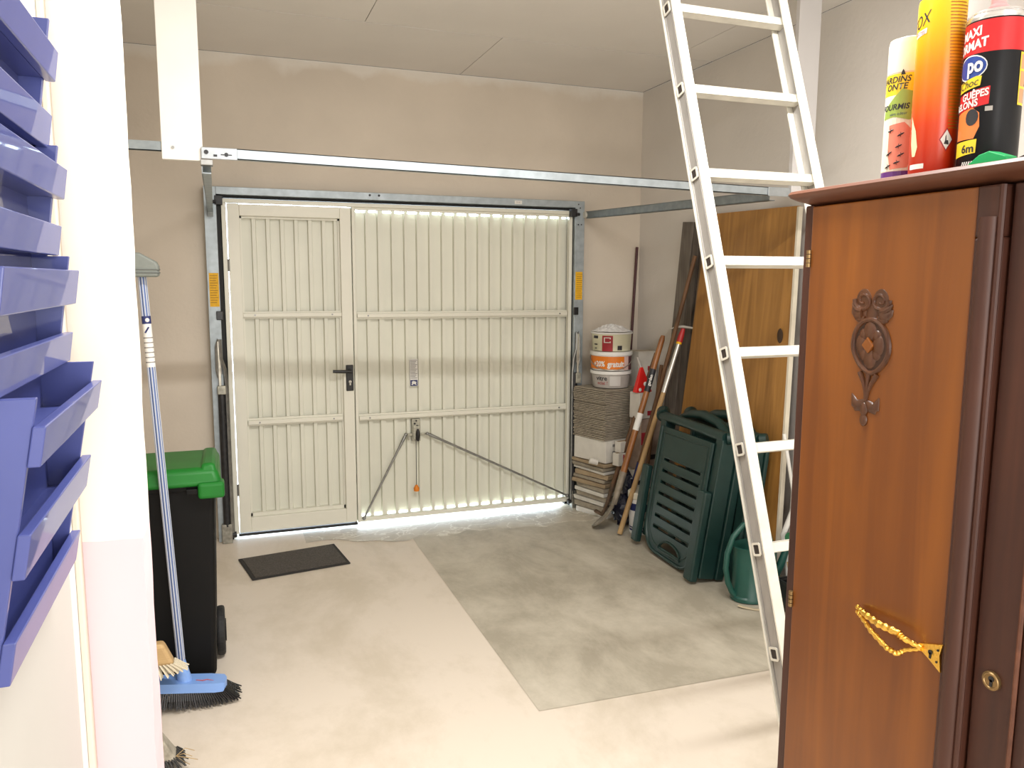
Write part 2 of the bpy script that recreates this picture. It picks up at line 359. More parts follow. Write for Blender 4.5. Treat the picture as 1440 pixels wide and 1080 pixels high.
# pier at the left of the opening, with a rough plaster arris
pb = MB(); random.seed(5); nz = 60
rows = []
for i in range(nz+1):
    z = ZC*i/nz; j = random.uniform(-0.0012, 0.0012)
    rows.append([pb.bm.verts.new(p) for p in ((XL-0.5, 1.25, z), (-0.126+j, 1.25, z), (-0.124+random.uniform(-.001, .001), 1.335, z), (XL-0.5, 1.335, z))])
for i in range(nz):
    for k in range(4): pb.bm.faces.new((rows[i][k], rows[i][(k+1) % 4], rows[i+1][(k+1) % 4], rows[i+1][k]))
pb.bm.faces.new(rows[0][::-1]); pb.bm.faces.new(rows[-1])
struct('wall_front', pb, PIER)
# ceiling: base slab and plasterboard sheets with open joints
ce = struct('ceiling', MB().box(XL-0.7, XR+0.2, YF-0.2, YB+0.2, ZC+0.012, ZC+0.15), JOINT)
for y0, y1, xs in ((4.10, 4.893, (XL, 1.43, XR-0.004)), (2.9, 4.092, (XL, 0.71, 2.45, XR-0.002)), (1.7, 2.892, (XL, 1.43, XR-0.002)), (0.5, 1.692, (XL-0.5, 0.71, XR-0.002)), (YF, 0.492, (XL-0.5, 1.43, XR-0.002))):
    for a, b in zip(xs, xs[1:]):
        obj('ceiling_panel', MB().box(a+0.002, b-0.002, y0, y1, ZC, ZC+0.0125), CEIL, ce)
# small cracks at the wall/ceiling joint are real gaps; outside ground
struct('outside_ground', MB().box(-6, 8, YB+0.25, 14, -0.14, -0.012), mat('pale_paving', (0.62, 0.60, 0.56), 0.9, var=0.08, scale=4))

# inner door leaf opened against the left, carrying the letter racks, and its frame
dl = struct('door_1', MB().box(-0.256, -0.2155, 0.36, 1.195, 0.01, 2.02), DOORG, bevel=0.002)
struct('trim_1', MB().box(-0.30, -0.2135, 1.197, 1.25, 0, 2.06), WHITEP, bevel=0.003)
struct('trim_2', MB().box(-0.2135, -0.206, 1.222, 1.25, 0, 2.06), WALL, bevel=0.002)
struct('trim_3', MB().box(0.925, 1.03, 0.50, 0.632, 0, 2.3), WHITEP, bevel=0.003)

# ================================================================== GARAGE DOOR
FX, FY = 0, 0
gd = thing('garage_door', 'cream steel up-and-over garage door with ribbed panels and a wicket door', 'garage door', (1.08, 4.86, 0))
Y0, Y1 = 4.842, 4.882            # frame tubes
ZT, ZB = 1.994, 0.030
def bar(name, x0, x1, z0, z1, m=DOORF, y0=Y0, y1=Y1, p=None, bv=0.003):
    return obj(name, MB().box(x0, x1, y0, y1, z0, z1), m, p or gd, bevel=bv)
bar('top_rail', 0.008, 2.183, 1.971, ZT); bar('left_stile', 0.008, 0.034, ZB, 1.971)
bar('right_stile', 2.160, 2.183, ZB, 1.971); bar('mullion', 0.738, 0.756, ZB, 1.971, y0=4.836)
bar('bottom_rail', 0.756, 2.160, ZB, 0.056)
bar('top_flange', 0.756, 2.160, 1.955, 1.971, y0=4.852, y1=4.866)
bar('wicket_light_stop', 0.722, 0.745, ZB, 1.971, DOORF, 4.886, 4.896); bar('door_seal', 0.03, 0.738, 0.014, 0.030, DARK)  # stop strip added behind the wicket slit to block daylight
def rail(x0, x1, z0, z1, p):
    zc = (z0+z1)/2
    r = bar('cross_rail', x0, x1, z0, z1, DOORF, 4.866, 4.880, p, 0.002)
    obj('rail_web', MB().box(x0+0.004, x1-0.004, 4.846, 4.868, zc-0.012, zc+0.012), DOORF, r if p is gd else p, bevel=0.003)
    bo = MB()
    for x in (x0+0.07, x1-0.06): bo.tube([(x, 4.847, zc), (x, 4.842, zc)], 0.005, 8)
    obj('rail_screw', bo, STEEL, r if p is gd else p)
def sheet(name, x0, x1, z0, z1, p):
    mb = MB().box(x0, x1, 4.906, 4.909, z0, z1)
    return obj(name, mb, DOORW, p)
rail(0.757, 2.160, 1.300, 1.346, gd); rail(0.757, 2.162, 0.668, 0.712, gd)
sheet('ribbed_sheet', 0.750, 2.1705, 0.062, 1.946, gd)
ribme = None
def rib(x, z0, z1, wd, p):
    mb = MB(); mb.hexa([(x-wd/2-0.004, 4.9065, z0), (x+wd/2+0.004, 4.9065, z0), (x+wd/2, 4.881, z0), (x-wd/2, 4.881, z0),
                        (x-wd/2-0.004, 4.9065, z1), (x+wd/2+0.004, 4.9065, z1), (x+wd/2, 4.881, z1), (x-wd/2, 4.881, z1)])
    return obj('rib', mb, DOORW, p)
for k in range(-3, 15): rib(0.996+k*0.0795, 0.050, 1.972, 0.020 if k != -1 else 0.030, gd)
# wicket door
wk = obj('wicket_door', MB().box(0.038, 0.104, 4.840, 4.882, 0.036, 1.968).box(0.668, 0.733, 4.840, 4.882, 0.036, 1.966).box(0.104, 0.668, 4.840, 4.882, 1.900, 1.966).box(0.104, 0.668, 4.840, 4.882, 0.036, 0.125), DOORF, gd, bevel=0.003)
obj('wicket_sheet', MB().box(0.100, 0.672, 4.906, 4.909, 0.06, 1.95), DOORW, wk)
obj('bead', MB().box(0.104, 0.114, 4.868, 4.906, 0.125, 1.90).box(0.658, 0.668, 4.868, 4.906, 0.125, 1.90).box(0.104, 0.668, 4.868, 4.906, 1.888, 1.90).box(0.104, 0.668, 4.868, 4.906, 0.125, 0.145), DOORF, wk)
for k in range(7): rib(0.181+k*0.0795 if k < 6 else 0.648, 0.145, 1.888, 0.020, wk)
rail(0.100, 0.672, 1.312, 1.354, wk); rail(0.104, 0.666, 0.674, 0.722, wk)
hp = obj('handle_plate', MB().box(0.684, 0.728, 4.830, 4.840, 0.866, 1.026), BLACK, wk, bevel=0.004)
obj('lever_handle', MB().tube([(0.706, 4.832, 0.990), (0.706, 4.79, 0.990)], 0.011, 12).tube([(0.712, 4.79, 0.990), (0.66, 4.788, 0.991), (0.60, 4.79, 0.994)], [0.0105, 0.0105, 0.009], 12), BLACK, wk, smooth=True)
obj('lock_cylinder', MB().tube([(0.707, 4.832, 0.923), (0.707, 4.826, 0.923)], 0.0085, 14).box(0.703, 0.711, 4.826, 4.832, 0.902, 0.922), mat('nickel', (0.55, 0.53, 0.47), 0.3, 0.9), wk)
for z in (1.62, 0.3): obj('wicket_hinge', MB().tube([(0.037, 4.838, z-0.035), (0.037, 4.838, z+0.035)], 0.006, 8), STEEL, wk)
# sticker
obj('instruction_sticker', MB().box(1.088, 1.140, 4.8795, 4.8805, 0.872, 1.045), PAPER, gd)
tl = MB()
for i in range(13): tl.box(1.092, 1.136-0.012*((i*7) % 3)/2, 4.8785, 4.8794, 1.036-i*0.0095, 1.0395-i*0.0095)
obj('sticker_print', tl, GREYINK, gd)
obj('sticker_emblem', MB().box(1.091, 1.137, 4.8785, 4.8794, 0.874, 0.912), NAVY, gd)
em = MB().prism([(0.006, 0.008), (0.016, 0.006), (0.02, 0.014), (0.03, 0.010), (0.040, 0.004), (0.036, 0.016), (0.040, 0.024), (0.028, 0.030), (0.018, 0.032), (0.008, 0.026), (0.012, 0.018)], (1.091, 4.8783, 0.874), X, Z, Y, 0.0003)
obj('emblem_mark', em, PAPER, gd)
# latch and lock rods
lz = obj('latch_plate', MB().box(1.094, 1.150, 4.866, 4.880, 0.520, 0.664).box(1.100, 1.144, 4.852, 4.868, 0.535, 0.62).box(1.055, 1.100, 4.862, 4.870, 0.556, 0.572).box(1.144, 1.196, 4.862, 4.870, 0.556, 0.572).box(1.066, 1.078, 4.858, 4.866, 0.53, 0.575), mat('latch_zinc', (0.42, 0.41, 0.34), 0.45, 0.6, var=0.25, scale=60), gd, bevel=0.002)
obj('latch_knob', MB().sph((1.128, 4.842, 0.562), 0.018, 0.75, 0.7, 2.3), BLACK, gd, smooth=True)
obj('latch_bolt', MB().tube([(1.112, 4.866, 0.634), (1.112, 4.858, 0.634)], 0.006, 8).tube([(1.128, 4.866, 0.617), (1.128, 4.856, 0.617)], 0.008, 8).tube([(1.122, 4.866, 0.652), (1.122, 4.858, 0.652)], 0.005, 8), DARK, gd)
for a, b in (((1.052, 4.856, 0.568), (0.775, 4.835, 0.055)), ((1.192, 4.856, 0.566), (2.168, 4.835, 0.075))):
    A, B = Vector(a), Vector(b); d = (B-A).normalized()
    obj('lock_rod', MB().tube([A, A+d*0.02, A+d*0.10, B], [0.008, 0.011, 0.0075, 0.0065], 10).sph(A, 0.011).sph(B, 0.012), STEEL, gd, smooth=True)
obj('pull_cord', MB().tube([(1.116, 4.846, 0.55), (1.115, 4.845, 0.235)], 0.0022, 6), DARK, gd)
obj('cord_toggle', MB().lathe([(0.006, 0), (0.017, 0.004), (0.019, 0.022), (0.010, 0.038), (0.004, 0.045)], (1.115, 4.845, 0.195), 14), mat('orange_toggle', (0.75, 0.22, 0.01), 0.45), gd, smooth=True)
# frame posts, lintel and lifting gear
fr = thing('door_frame', 'galvanised steel frame with posts, lintel and spring gear around the garage door', 'door frame', (1.08, 4.83, 0))
for sgn, x0, x1 in ((1, -0.082, -0.017), (-1, 2.190, 2.256)):
    po = obj('post', MB().box(x0, x1, 4.815, 4.8985, 0.0, 2.056), GALV, fr, bevel=0.002)
    cx = (x0+x1)/2; xi = x1 if sgn > 0 else x0
    obj('yellow_label', MB().box(x0+0.010, x1-0.004, 4.8135, 4.8148, 1.385, 1.575) if sgn > 0 else MB().box(x0+0.006, x1-0.010, 4.8135, 4.8148, 1.415, 1.598), YELLOW, po)
    ln = MB(); zt = 1.562 if sgn > 0 else 1.585
    for i in range(12): ln.box(x0+0.014, x1-0.010-0.004*(i % 3), 4.8125, 4.8134, zt-0.004-i*0.0138, zt-i*0.0138)
    obj('label_print', ln, YLINE, po)
    ho = MB()
    for (dx, z) in ((-0.012, 2.035), (0.0, 2.012), (-0.012, 1.905), (0.010, 1.905)): ho.tube([(cx+dx, 4.8155, z), (cx+dx, 4.812, z)], 0.0045, 8)
    obj('post_screw', ho, DARK, po)
    # dark side channel, backed by an added daylight blocker, and spring gear
    a, b = (xi, xi+0.022) if sgn > 0 else (xi-0.010, xi)
    obj('channel_light_stop', MB().box(xi, xi+0.020, 4.846, 4.8985, 0.0, 2.0).box(xi, 0.022, 4.886, 4.8985, 0.0, 2.0) if sgn > 0 else MB().box(xi-0.004, xi, 4.846, 4.8985, 0.0, 2.0).box(2.171, xi, 4.886, 4.930, 0.0, 2.0), RUBBER, fr)
    zb = 1.335 if sgn > 0 else 1.335
    obj('guide_bracket', MB().box(xi-0.024, xi+0.012, 4.800, 4.815, zb-0.025, zb+0.025) if sgn > 0 else MB().box(xi-0.006, xi+0.026, 4.800, 4.815, zb-0.02, zb+0.03), BLACK, fr, bevel=0.003)
    obj('spring_tube', MB().tube([(xi-0.006*sgn-0.008, 4.795, 0.10), (xi-0.006*sgn-0.008, 4.795, 0.93)], 0.021, 14), DARK, fr, smooth=True)
    obj('lift_arm', MB().tube([(xi+0.014*sgn, 4.79, 0.06), (xi+0.016*sgn, 4.79, 0.92), (xi+0.008*sgn, 4.79, 1.03), (xi-0.010*sgn, 4.79, 1.09), (xi-0.012*sgn, 4.79, 1.20)], 0.008, 8, flat=1.5), STEEL, fr, smooth=True)
    obj('spring_hook', MB().tube([(xi-0.026*sgn, 4.79, 0.98), (xi-0.034*sgn, 4.79, 1.02), (xi-0.032*sgn, 4.79, 1.16), (xi-0.022*sgn, 4.79, 1.20), (xi-0.014*sgn, 4.79, 1.17), (xi-0.012*sgn, 4.79, 1.0)], 0.007, 8), STEEL, fr, smooth=True)
    obj('tension_bar', MB().box(xi-0.020*sgn-0.007, xi-0.020*sgn+0.007, 4.782, 4.79, 0.93, 1.19), mat('tension_zinc', (0.55, 0.53, 0.46), 0.4, 0.7, var=0.2, scale=40), fr, bevel=0.002)
    obj('tension_clamp', MB().box(xi-0.036*sgn-0.0*sgn if sgn < 0 else xi-0.036, xi+0.010 if sgn > 0 else xi+0.0, 4.77, 4.80, 0.885, 0.935) if sgn > 0 else MB().box(xi, xi+0.04, 4.77, 4.80, 0.86, 0.93), mat('clamp_zinc', (0.40, 0.39, 0.33), 0.5, 0.6, var=0.3, scale=50), fr, bevel=0.004)
    obj('foot_bracket', MB().box(x0+0.02, x1+0.012, 4.775, 4.816, 0.0, 0.115) if sgn > 0 else MB().box(x0-0.012, x1-0.012, 4.775, 4.816, 0.0, 0.125), mat('foot_zinc', (0.30, 0.29, 0.25), 0.5, 0.6, var=0.3, scale=50), fr, bevel=0.003)
    obj('foot_pivot', MB().tube([(xi+0.0*sgn, 4.80, 0.045), (xi+0.035*sgn, 4.80, 0.045)], 0.016, 10), DARK, fr, smooth=True)
    obj('top_roller', MB().box(min(xi-0.008*sgn, xi+0.034*sgn), max(xi-0.008*sgn, xi+0.034*sgn), 4.800, 4.842, 1.955, 2.005).tube([(xi-0.024*sgn, 4.80, 1.97), (xi+0.0*sgn, 4.80, 1.97)], 0.010, 10), DARK, fr, bevel=0.002)
lt = obj('lintel', MB().box(-0.017, 2.190, 4.815, 4.8985, 2.013, 2.056), GALV, fr, bevel=0.002)
obj('lintel_light_stop', MB().box(-0.017, 2.190, 4.862, 4.8985, 1.9985, 2.013), RUBBER, fr)  # dark strip added in the gap under the lintel to shut out daylight
obj('lintel_tag', MB().box(1.765, 1.815, 4.8138, 4.8149, 2.022, 2.044), PAPER, fr)
text_flat('tag_print', '32 00', 0.012, (1.79, 4.8134, 2.033), X, Z, GREYINK, fr)
obj('lintel_screw', MB().tube([(0.845, 4.8155, 2.040), (0.845, 4.811, 2.040)], 0.007, 8).tube([(0.90, 4.8155, 2.040), (0.90, 4.811, 2.040)], 0.007, 8), DARK, fr)
# overhead tracks
tr = thing('door_track', 'galvanised overhead track with side rails and a rear tie bar for the garage door', 'track', (1.1, 3.9, 1.9))
def crail(name, pts, h, t, sgn):
    mb = MB()
    for A, B in zip(pts, pts[1:]):
        A, B = Vector(A), Vector(B); d = (B-A); L = d.length; d.normalize(); sd = d.cross(Z).normalized(); upv = sd.cross(d)
        mb.obox(A, d, sd*sgn, upv, (0, L), (-0.003, 0), (-h/2, h/2)).obox(A, d, sd*sgn, upv, (0, L), (-0.003, t), (h/2-0.004, h/2)).obox(A, d, sd*sgn, upv, (0, L), (-0.003, t), (-h/2, -h/2+0.004))
    return obj(name, mb, GALV, tr)
GALVD = mat('dull_galvanised', (0.24, 0.27, 0.28), 0.5, 0.6, var=0.15, scale=25)
o = crail('side_rail', [(2.262, 4.80, 1.968), (2.28, 4.06, 1.948), (2.33, 3.02, 1.925)], 0.045, 0.03, -1); o.data.materials[0] = GALVD
obj('rail_roller', MB().tube([(2.245, 4.80, 1.968), (2.275, 4.80, 1.968)], 0.020, 14), mat('pale_nylon', (0.6, 0.58, 0.5), 0.5), tr, smooth=True)
pl = [(-0.062, 4.805, 1.90), (-0.062, 4.78, 1.93), (-0.062, 4.70, 1.948), (-0.060, 4.40, 1.952), (-0.055, 3.8, 1.945), (-0.050, 3.03, 1.930)]
crail('side_rail', pl, 0.045, 0.028, -1)
obj('tie_bar', MB().box(0.035, 2.30, 2.985, 2.988, -0.018, 0.018).box(0.035, 2.30, 2.985, 3.012, 0.015, 0.018).box(0.035, 2.30, 2.985, 3.012, -0.018, -0.015), GALV, tr)
tb = tr.children[-1]
tb.matrix_parent_inverse = tb.matrix_parent_inverse @ (Matrix.Translation((0, 0, 1.974)) @ Matrix.Rotation(math.atan2(0.036, 2.36), 4, 'Y'))
obj('tie_bracket', MB().box(-0.052, 0.066, 2.979, 2.984, 1.951, 1.991), mat('bright_zinc', (0.40, 0.43, 0.45), 0.45, 0.6, var=0.1, scale=30), tr, bevel=0.003)
obj('bracket_hole', MB().tube([(-0.035, 2.980, 1.974), (-0.035, 2.977, 1.974)], 0.0075, 12).box(-0.012, 0.0, 2.977, 2.980, 1.960, 1.967).tube([(0.03, 2.980, 1.968), (0.03, 2.976, 1.968)], 0.007, 8).box(0.012, 0.048, 2.977, 2.980, 1.966, 1.969), DARK, tr)
obj('tie_bracket', MB().box(2.29, 2.41, 2.979, 2.984, 1.918, 1.958), MATS['bright_zinc'], tr, bevel=0.003)
obj('rail_clip', MB().box(-0.055, -0.015, 2.985, 3.03, 1.931, 1.951), STEEL, tr, bevel=0.002)
# hangers
h1 = thing('hanging_board', 'white painted board hanging from the ceiling at the left end of the tie bar', 'board', (-0.11, 3.0, ZC))
obj('board', MB().box(-0.176, -0.046, 2.992, 3.016, 1.945, ZC-0.001), WHITEP, h1, bevel=0.002)
obj('board_screw', MB().tube([(-0.140, 2.992, 1.985), (-0.140, 2.988, 1.985)], 0.005, 10), STEEL, h1)
h2 = thing('hanging_board', 'pale grey board hanging from the ceiling behind the ladder, right end of the tie bar', 'board', (2.48, 3.0, ZC))
obj('board', MB().box(2.418, 2.535, 2.986, 3.010, 1.915, ZC-0.001), mat('lilac_white', (0.62, 0.60, 0.59), 0.6, var=0.03, scale=4), h2, bevel=0.002)
tag(obj('brace_strap', MB().box(XL, -0.176, 3.000, 3.003, 1.972, 2.004).box(XL, -0.176, 3.000, 3.016, 1.972, 1.975), GALVD), 'thin galvanised strap bracing the left hanging board to the wall', 'strap')

# ================================================================== LADDER
ld = thing('aluminium_ladder', 'tall worn aluminium ladder leaning up to the ceiling beside the cabinet', 'ladder', (1.58, 1.48, 0))
LP = Vector((1.3645, 1.6628, 0.5399)); Ld = Vector((-0.00776, 0.32507, 0.94566)).normalized(); Le = Vector((0.99993, 0.0112, 0.0043)); Le = (Le-Ld*Le.dot(Ld)).normalized(); Ln = Le.cross(Ld).normalized()
if Ln.y > 0: Ln = -Ln
t0 = -LP.z/Ld.z+0.012; t1 = (ZC-0.02-LP.z)/Ld.z
SW, SD, FT = 0.033, 0.033, 0.007      # stile width, half depth, flange thickness
def stile(off):
    mb = MB(); O = LP+Le*off
    # I-section: web, two flanges, small outer ridges
    mb.obox(O, Ld, Le, Ln, (t0, t1), (0, SW), (SD-FT, SD))
    mb.obox(O, Ld, Le, Ln, (t0, t1), (0, SW), (-SD, -SD+FT))
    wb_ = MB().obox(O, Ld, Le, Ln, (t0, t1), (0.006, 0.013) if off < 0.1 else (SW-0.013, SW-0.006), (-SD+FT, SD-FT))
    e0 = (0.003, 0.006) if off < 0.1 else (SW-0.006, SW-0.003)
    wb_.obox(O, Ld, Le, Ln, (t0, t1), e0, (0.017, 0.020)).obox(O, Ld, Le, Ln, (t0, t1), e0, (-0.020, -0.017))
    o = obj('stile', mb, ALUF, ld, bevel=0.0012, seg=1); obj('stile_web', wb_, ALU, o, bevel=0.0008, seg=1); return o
stile(0); stile(0.425)
rh = 0.0145
for k in range(-1, 9):
    c = LP+Ld*(0.28*k)
    if c.z > ZC-0.1 or c.z < 0.1: continue
    mb = MB()
    for (n0, n1, d0, d1) in ((rh-0.002, rh, -rh, rh), (-rh, -rh+0.002, -rh, rh), (-rh, rh, rh-0.002, rh), (-rh, rh, -rh, -rh+0.002)):
        mb.obox(c, Le, Ln, Ld, (0.0005, 0.4575), (n0, n1), (d0, d1))
    # rims around the tube ends
    ru = obj('rung', mb, ALUF, ld)
    pl_ = plate_mesh(roundrect(-rh-0.003, rh+0.003, -rh-0.004, rh+0.004, 0.006), [roundrect(-rh+0.003, rh-0.003, -rh+0.002, rh-0.002, 0.003)], 0.003)
    for v in pl_.vertices: v.co = c+Ln*v.co.x+Ld*v.co.y+Le*(v.co.z+0.0008)
    link('rung_rim', pl_, ALUF, ru)
    obj('end_plug', MB().obox(c, Le, Ln, Ld, (0.001, 0.006), (-rh+0.002, rh-0.002), (-rh+0.002, rh-0.002)), mat('brown_plug', (0.035, 0.025, 0.020), 0.7), ru)
for off in (0.0, 0.425):
    obj('rubber_foot', MB().obox(LP+Le*off, Ld, Le, Ln, (t0-0.006, t0+0.045), (-0.002, SW+0.002), (-SD-0.002, SD+0.002)), RUBBER, ld, bevel=0.003)

# ================================================================== CABINET
cb = thing('wooden_cabinet', 'tall polished brown wooden cabinet with carved door and gilt handle', 'cabinet', (1.12, 0.87, 0))
CX = 0.92; CZ = 1.668
obj('carcass', MB().box(CX+0.022, 1.34, 0.652, 1.096, 0.06, CZ).box(CX+0.03, 1.33, 0.67, 1.08, 0, 0.06), CABF, cb, bevel=0.002)
obj('left_frame', MB().box(CX, CX+0.03, 1.078, 1.098, 0.04, CZ), CABF, cb, bevel=0.003)
obj('right_frame', MB().box(CX+0.006, CX+0.03, 0.648, 0.668, 0.04, CZ), CABF, cb, bevel=0.004)
dr = obj('door', MB().box(CX-0.004, CX+0.020, 0.770, 1.076, 0.06, CZ-0.003), CABD, cb, bevel=0.002)
# raised pilaster on the door's closing edge: half round with a narrow bead
pr = []
for i in range(13):
    a = math.pi*i/12; pr.append((0.7485+0.0135*math.cos(a), -0.014*math.sin(a)))
obj('pilaster', MB().prism(pr+[(0.735, 0.010), (0.762, 0.010)], (CX-0.004, 0, 0.07), Y, X, Z, 1.555), CABF, dr, smooth=True)
obj('pilaster_block', MB().box(CX-0.008, CX+0.020, 0.732, 0.768, 1.600, CZ-0.003).box(CX-0.006, CX+0.020, 0.730, 0.770, 0.06, 1.60), CABF, dr, bevel=0.003)
obj('edge_bead', MB().tube([(CX-0.007, 0.7325, 0.07), (CX-0.007, 0.7325, CZ-0.004)], 0.0042, 8), CABF, dr, smooth=True)
obj('right_panel', MB().box(CX+0.004, CX+0.022, 0.668, 0.7265, 0.05, CZ-0.003), CABF, cb, bevel=0.002)
obj('panel_bead', MB().tube([(CX+0.003, 0.667, 0.05), (CX+0.003, 0.667, CZ)], 0.003, 8), CABT, cb, smooth=True)
# cornice: bull-nosed moulding running round front and far side
prof = [(0.006, 0), (0.0, 0.003), (-0.014, 0.008), (-0.024, 0.013), (-0.028, 0.018), (-0.025, 0.0225), (-0.018, 0.024)]
mb = MB()
path = [(0.62, 0), (1.108, 0)]
rowv = []
def off(d):   # outline pushed out by d at the front (-x) and the far side (+y), rounded corner
    out = [(CX-d, 0.640)]
    for i in range(7):
        a = math.pi-(math.pi/2)*i/6; rr = 0.012+d*0.6
        out.append((CX-d+rr+rr*math.cos(a), 1.100+d-rr+rr*math.sin(a)))
    out.append((1.34, 1.100+d)); out.append((1.34, 0.640)); return out
for dx, dz in prof: rowv.append([mb.bm.verts.new((p[0], p[1], CZ+dz)) for p in off(-dx)])
for i in range(len(rowv)-1):
    n = len(rowv[i])
    for k in range(n): mb.bm.faces.new((rowv[i][k], rowv[i][(k+1) % n], rowv[i+1][(k+1) % n], rowv[i+1][k]))
mb.bm.faces.new(rowv[0][::-1]); mb.bm.faces.new(rowv[-1])
obj('cornice', mb, CABT, cb, smooth=True)
for z in (1.581, 0.992):
    hb = MB()
    for k in range(4): hb.tube([(CX-0.006, 1.077, z-0.014+k*0.0072), (CX-0.006, 1.077, z-0.008+k*0.0072)], 0.0042, 10)
    obj('hinge', hb, OLDBR, cb, smooth=True)
# carved ornament (millimetres about its own axis: u to the right = -y, v up), standing proud of the door
cv = []
def cpt(px, py):   # drawing units of the ornament -> cabinet plane
    v = 1.515-(py-160)*(0.187/850)*1.0
    yv = 0.9365-(px-(262-0.047*(py-160)))*0.000287
    return (CX-0.0045, yv, v)
def spiral(cx, cy, r0, r1, a0, turns, n=26):
    return [cpt(cx+(r0+(r1-r0)*i/n)*math.cos(a0+turns*2*math.pi*i/n), cy+(r0+(r1-r0)*i/n)*math.sin(a0+turns*2*math.pi*i/n)*1.12) for i in range(n+1)]
orn = obj('carved_ornament', MB().prism([(p[1], p[2]) for p in [cpt(262+128*math.cos(a)*(1.0 if math.sin(a) < 0 else 1-0.25*math.sin(a)**2), 470+188*math.sin(a)) for a in [2*math.pi*i/40 for i in range(40)]]], (CX-0.0055, 0, 0), Y, Z, X, 0.0025), CARVL, cb)
rg = MB().tube([cpt(262+122*math.cos(a)*(1.0 if math.sin(a) < 0 else 1-0.25*math.sin(a)**2), 470+182*math.sin(a)) for a in [2*math.pi*i/48 for i in range(49)]], 0.0042, 8, flat=1.0, axis=X)
obj('carved_ring', rg, CARV, orn, smooth=True)
sc = MB()
sc.tube(spiral(207, 160, 14, 62, R(60), 1.35), [0.0018+0.0022*i/26 for i in range(27)], 8, axis=X)
sc.tube(spiral(322, 160, 14, 62, R(120), -1.35), [0.0018+0.0022*i/26 for i in range(27)], 8, axis=X)
for s, cx in ((-1, 200), (1, 330)):
    sc.tube([cpt(cx+s*0, 232), cpt(cx+s*30, 225), cpt(cx+s*58, 205), cpt(cx+s*72, 180)], [0.005, 0.0055, 0.004, 0.001], 8, axis=X)
    sc.tube([cpt(cx+s*0, 255), cpt(cx+s*35, 262), cpt(cx+s*62, 240), cpt(cx+s*70, 215)], [0.008, 0.008, 0.005, 0.002], 8, axis=X, flat=0.6)
    sc.tube([cpt(cx-s*20, 285), cpt(cx+s*20, 290), cpt(cx+s*45, 285)], [0.005, 0.006, 0.003], 8, axis=X, flat=0.6)
for (px, py, r1, r2) in ((207, 160, 0.017, 0.020), (322, 160, 0.017, 0.020), (185, 240, 0.015, 0.016), (345, 240, 0.015, 0.016), (262, 245, 0.012, 0.022)):
    p = cpt(px, py); sc.sph((CX-0.004, p[1], p[2]), 1.0, 0.0012, r1*0.9, r2*0.9, 16, 8)
obj('scroll', sc, CARV, orn, smooth=True)
ro = MB()
for i in range(4):
    a = math.pi/2*i
    px, py = 258+68*math.cos(a)*0.85, 462+92*math.sin(a)
    p = cpt(px, py); ro.sph((CX-0.005, p[1], p[2]), 0.015, 0.28, 0.85 if i % 2 else 0.75, 1.1, 12, 8)
for (px, py) in ((215, 395), (305, 400), (215, 530), (300, 525)):
    p = cpt(px, py); ro.sph((CX-0.005, p[1], p[2]), 0.009, 0.4, 1, 1.1, 10, 7)
obj('rosette', ro, CARV, orn, smooth=True)
c0 = [cpt(256, 405), cpt(295, 465), cpt(256, 520), cpt(215, 465)]
obj('rosette_lozenge', MB().prism([(p[1], p[2]) for p in c0], (CX-0.0105, 0, 0), Y, Z, X, 0.006), CABD, orn, bevel=0.0012)
tl_ = MB()
for s in (-1, 0, 1): tl_.tube([cpt(250+s*60, 655), cpt(245+s*28, 720), cpt(238+s*10, 780), cpt(232, 850)], [0.0045, 0.0038, 0.003, 0.003], 8, axis=X)
for s in (-1, 1):
    tl_.tube([cpt(228, 850), cpt(228+s*40, 890), cpt(228+s*75, 880), cpt(228+s*95, 815)], [0.003, 0.009, 0.008, 0.001], 8, axis=X, flat=0.45)
    tl_.tube([cpt(228+s*16, 905), cpt(228+s*62, 905), cpt(228+s*92, 870)], [0.004, 0.007, 0.002], 8, axis=X, flat=0.45)
p = cpt(222, 910); tl_.sph((CX-0.005, p[1], p[2]), 0.0085, 0.5, 0.9, 1.3)
p = cpt(220, 985); tl_.sph((CX-0.005, p[1], p[2]), 0.0075, 0.5, 0.95, 1.3)
obj('tassel', tl_, CARV, orn, smooth=True)
# gilt handle: two twisted stems from the left meeting on a fish-tail plate
hd = obj('gilt_handle', MB().prism([(0.808, 1.032), (0.800, 1.035), (0.766, 1.048), (0.770, 1.030), (0.767, 1.006), (0.790, 1.019), (0.806, 1.026)], (CX-0.0085, 0, 0), Y, Z, X, 0.004), BRASS, cb, bevel=0.001)
def stem(ps, rad, tw):
    mb = MB(); ps = [Vector(p) for p in ps]; pts = []
    for i in range(len(ps)-1):
        for k in range(8): pts.append(ps[i].lerp(ps[i+1], k/8))
    pts.append(ps[-1]); n = len(pts)
    return mb.tube(pts, [rad*(1+0.22*math.sin(i*tw))*(0.75+0.4*math.sin(math.pi*min(1, i/n*1.1))) for i in range(n)], 8)
obj('handle_stem', stem([(CX-0.012, 0.919, 1.042), (CX-0.020, 0.895, 1.041), (CX-0.026, 0.860, 1.040), (CX-0.024, 0.828, 1.041), (CX-0.022, 0.820, 1.036), (CX-0.010, 0.799, 1.029)], 0.0046, 2.1), BRASS, hd, smooth=True)
obj('handle_stem', stem([(CX-0.011, 0.920, 1.034), (CX-0.016, 0.905, 1.032), (CX-0.020, 0.880, 1.020), (CX-0.022, 0.848, 1.009), (CX-0.020, 0.830, 1.007), (CX-0.016, 0.820, 1.017), (CX-0.010, 0.799, 1.027)], 0.0036, 2.1), BRASS, hd, smooth=True)
kh = MB()
for (yc, zc, r) in ((0.7845, 1.029, 0.0035), (0.7725, 1.037, 0.0017), (0.7735, 1.0195, 0.0017)): kh.tube([(CX-0.0075, yc, zc), (CX-0.0095, yc, zc)], r, 10)
kh.box(CX-0.0095, CX-0.0075, 0.783, 0.786, 1.020, 1.029)
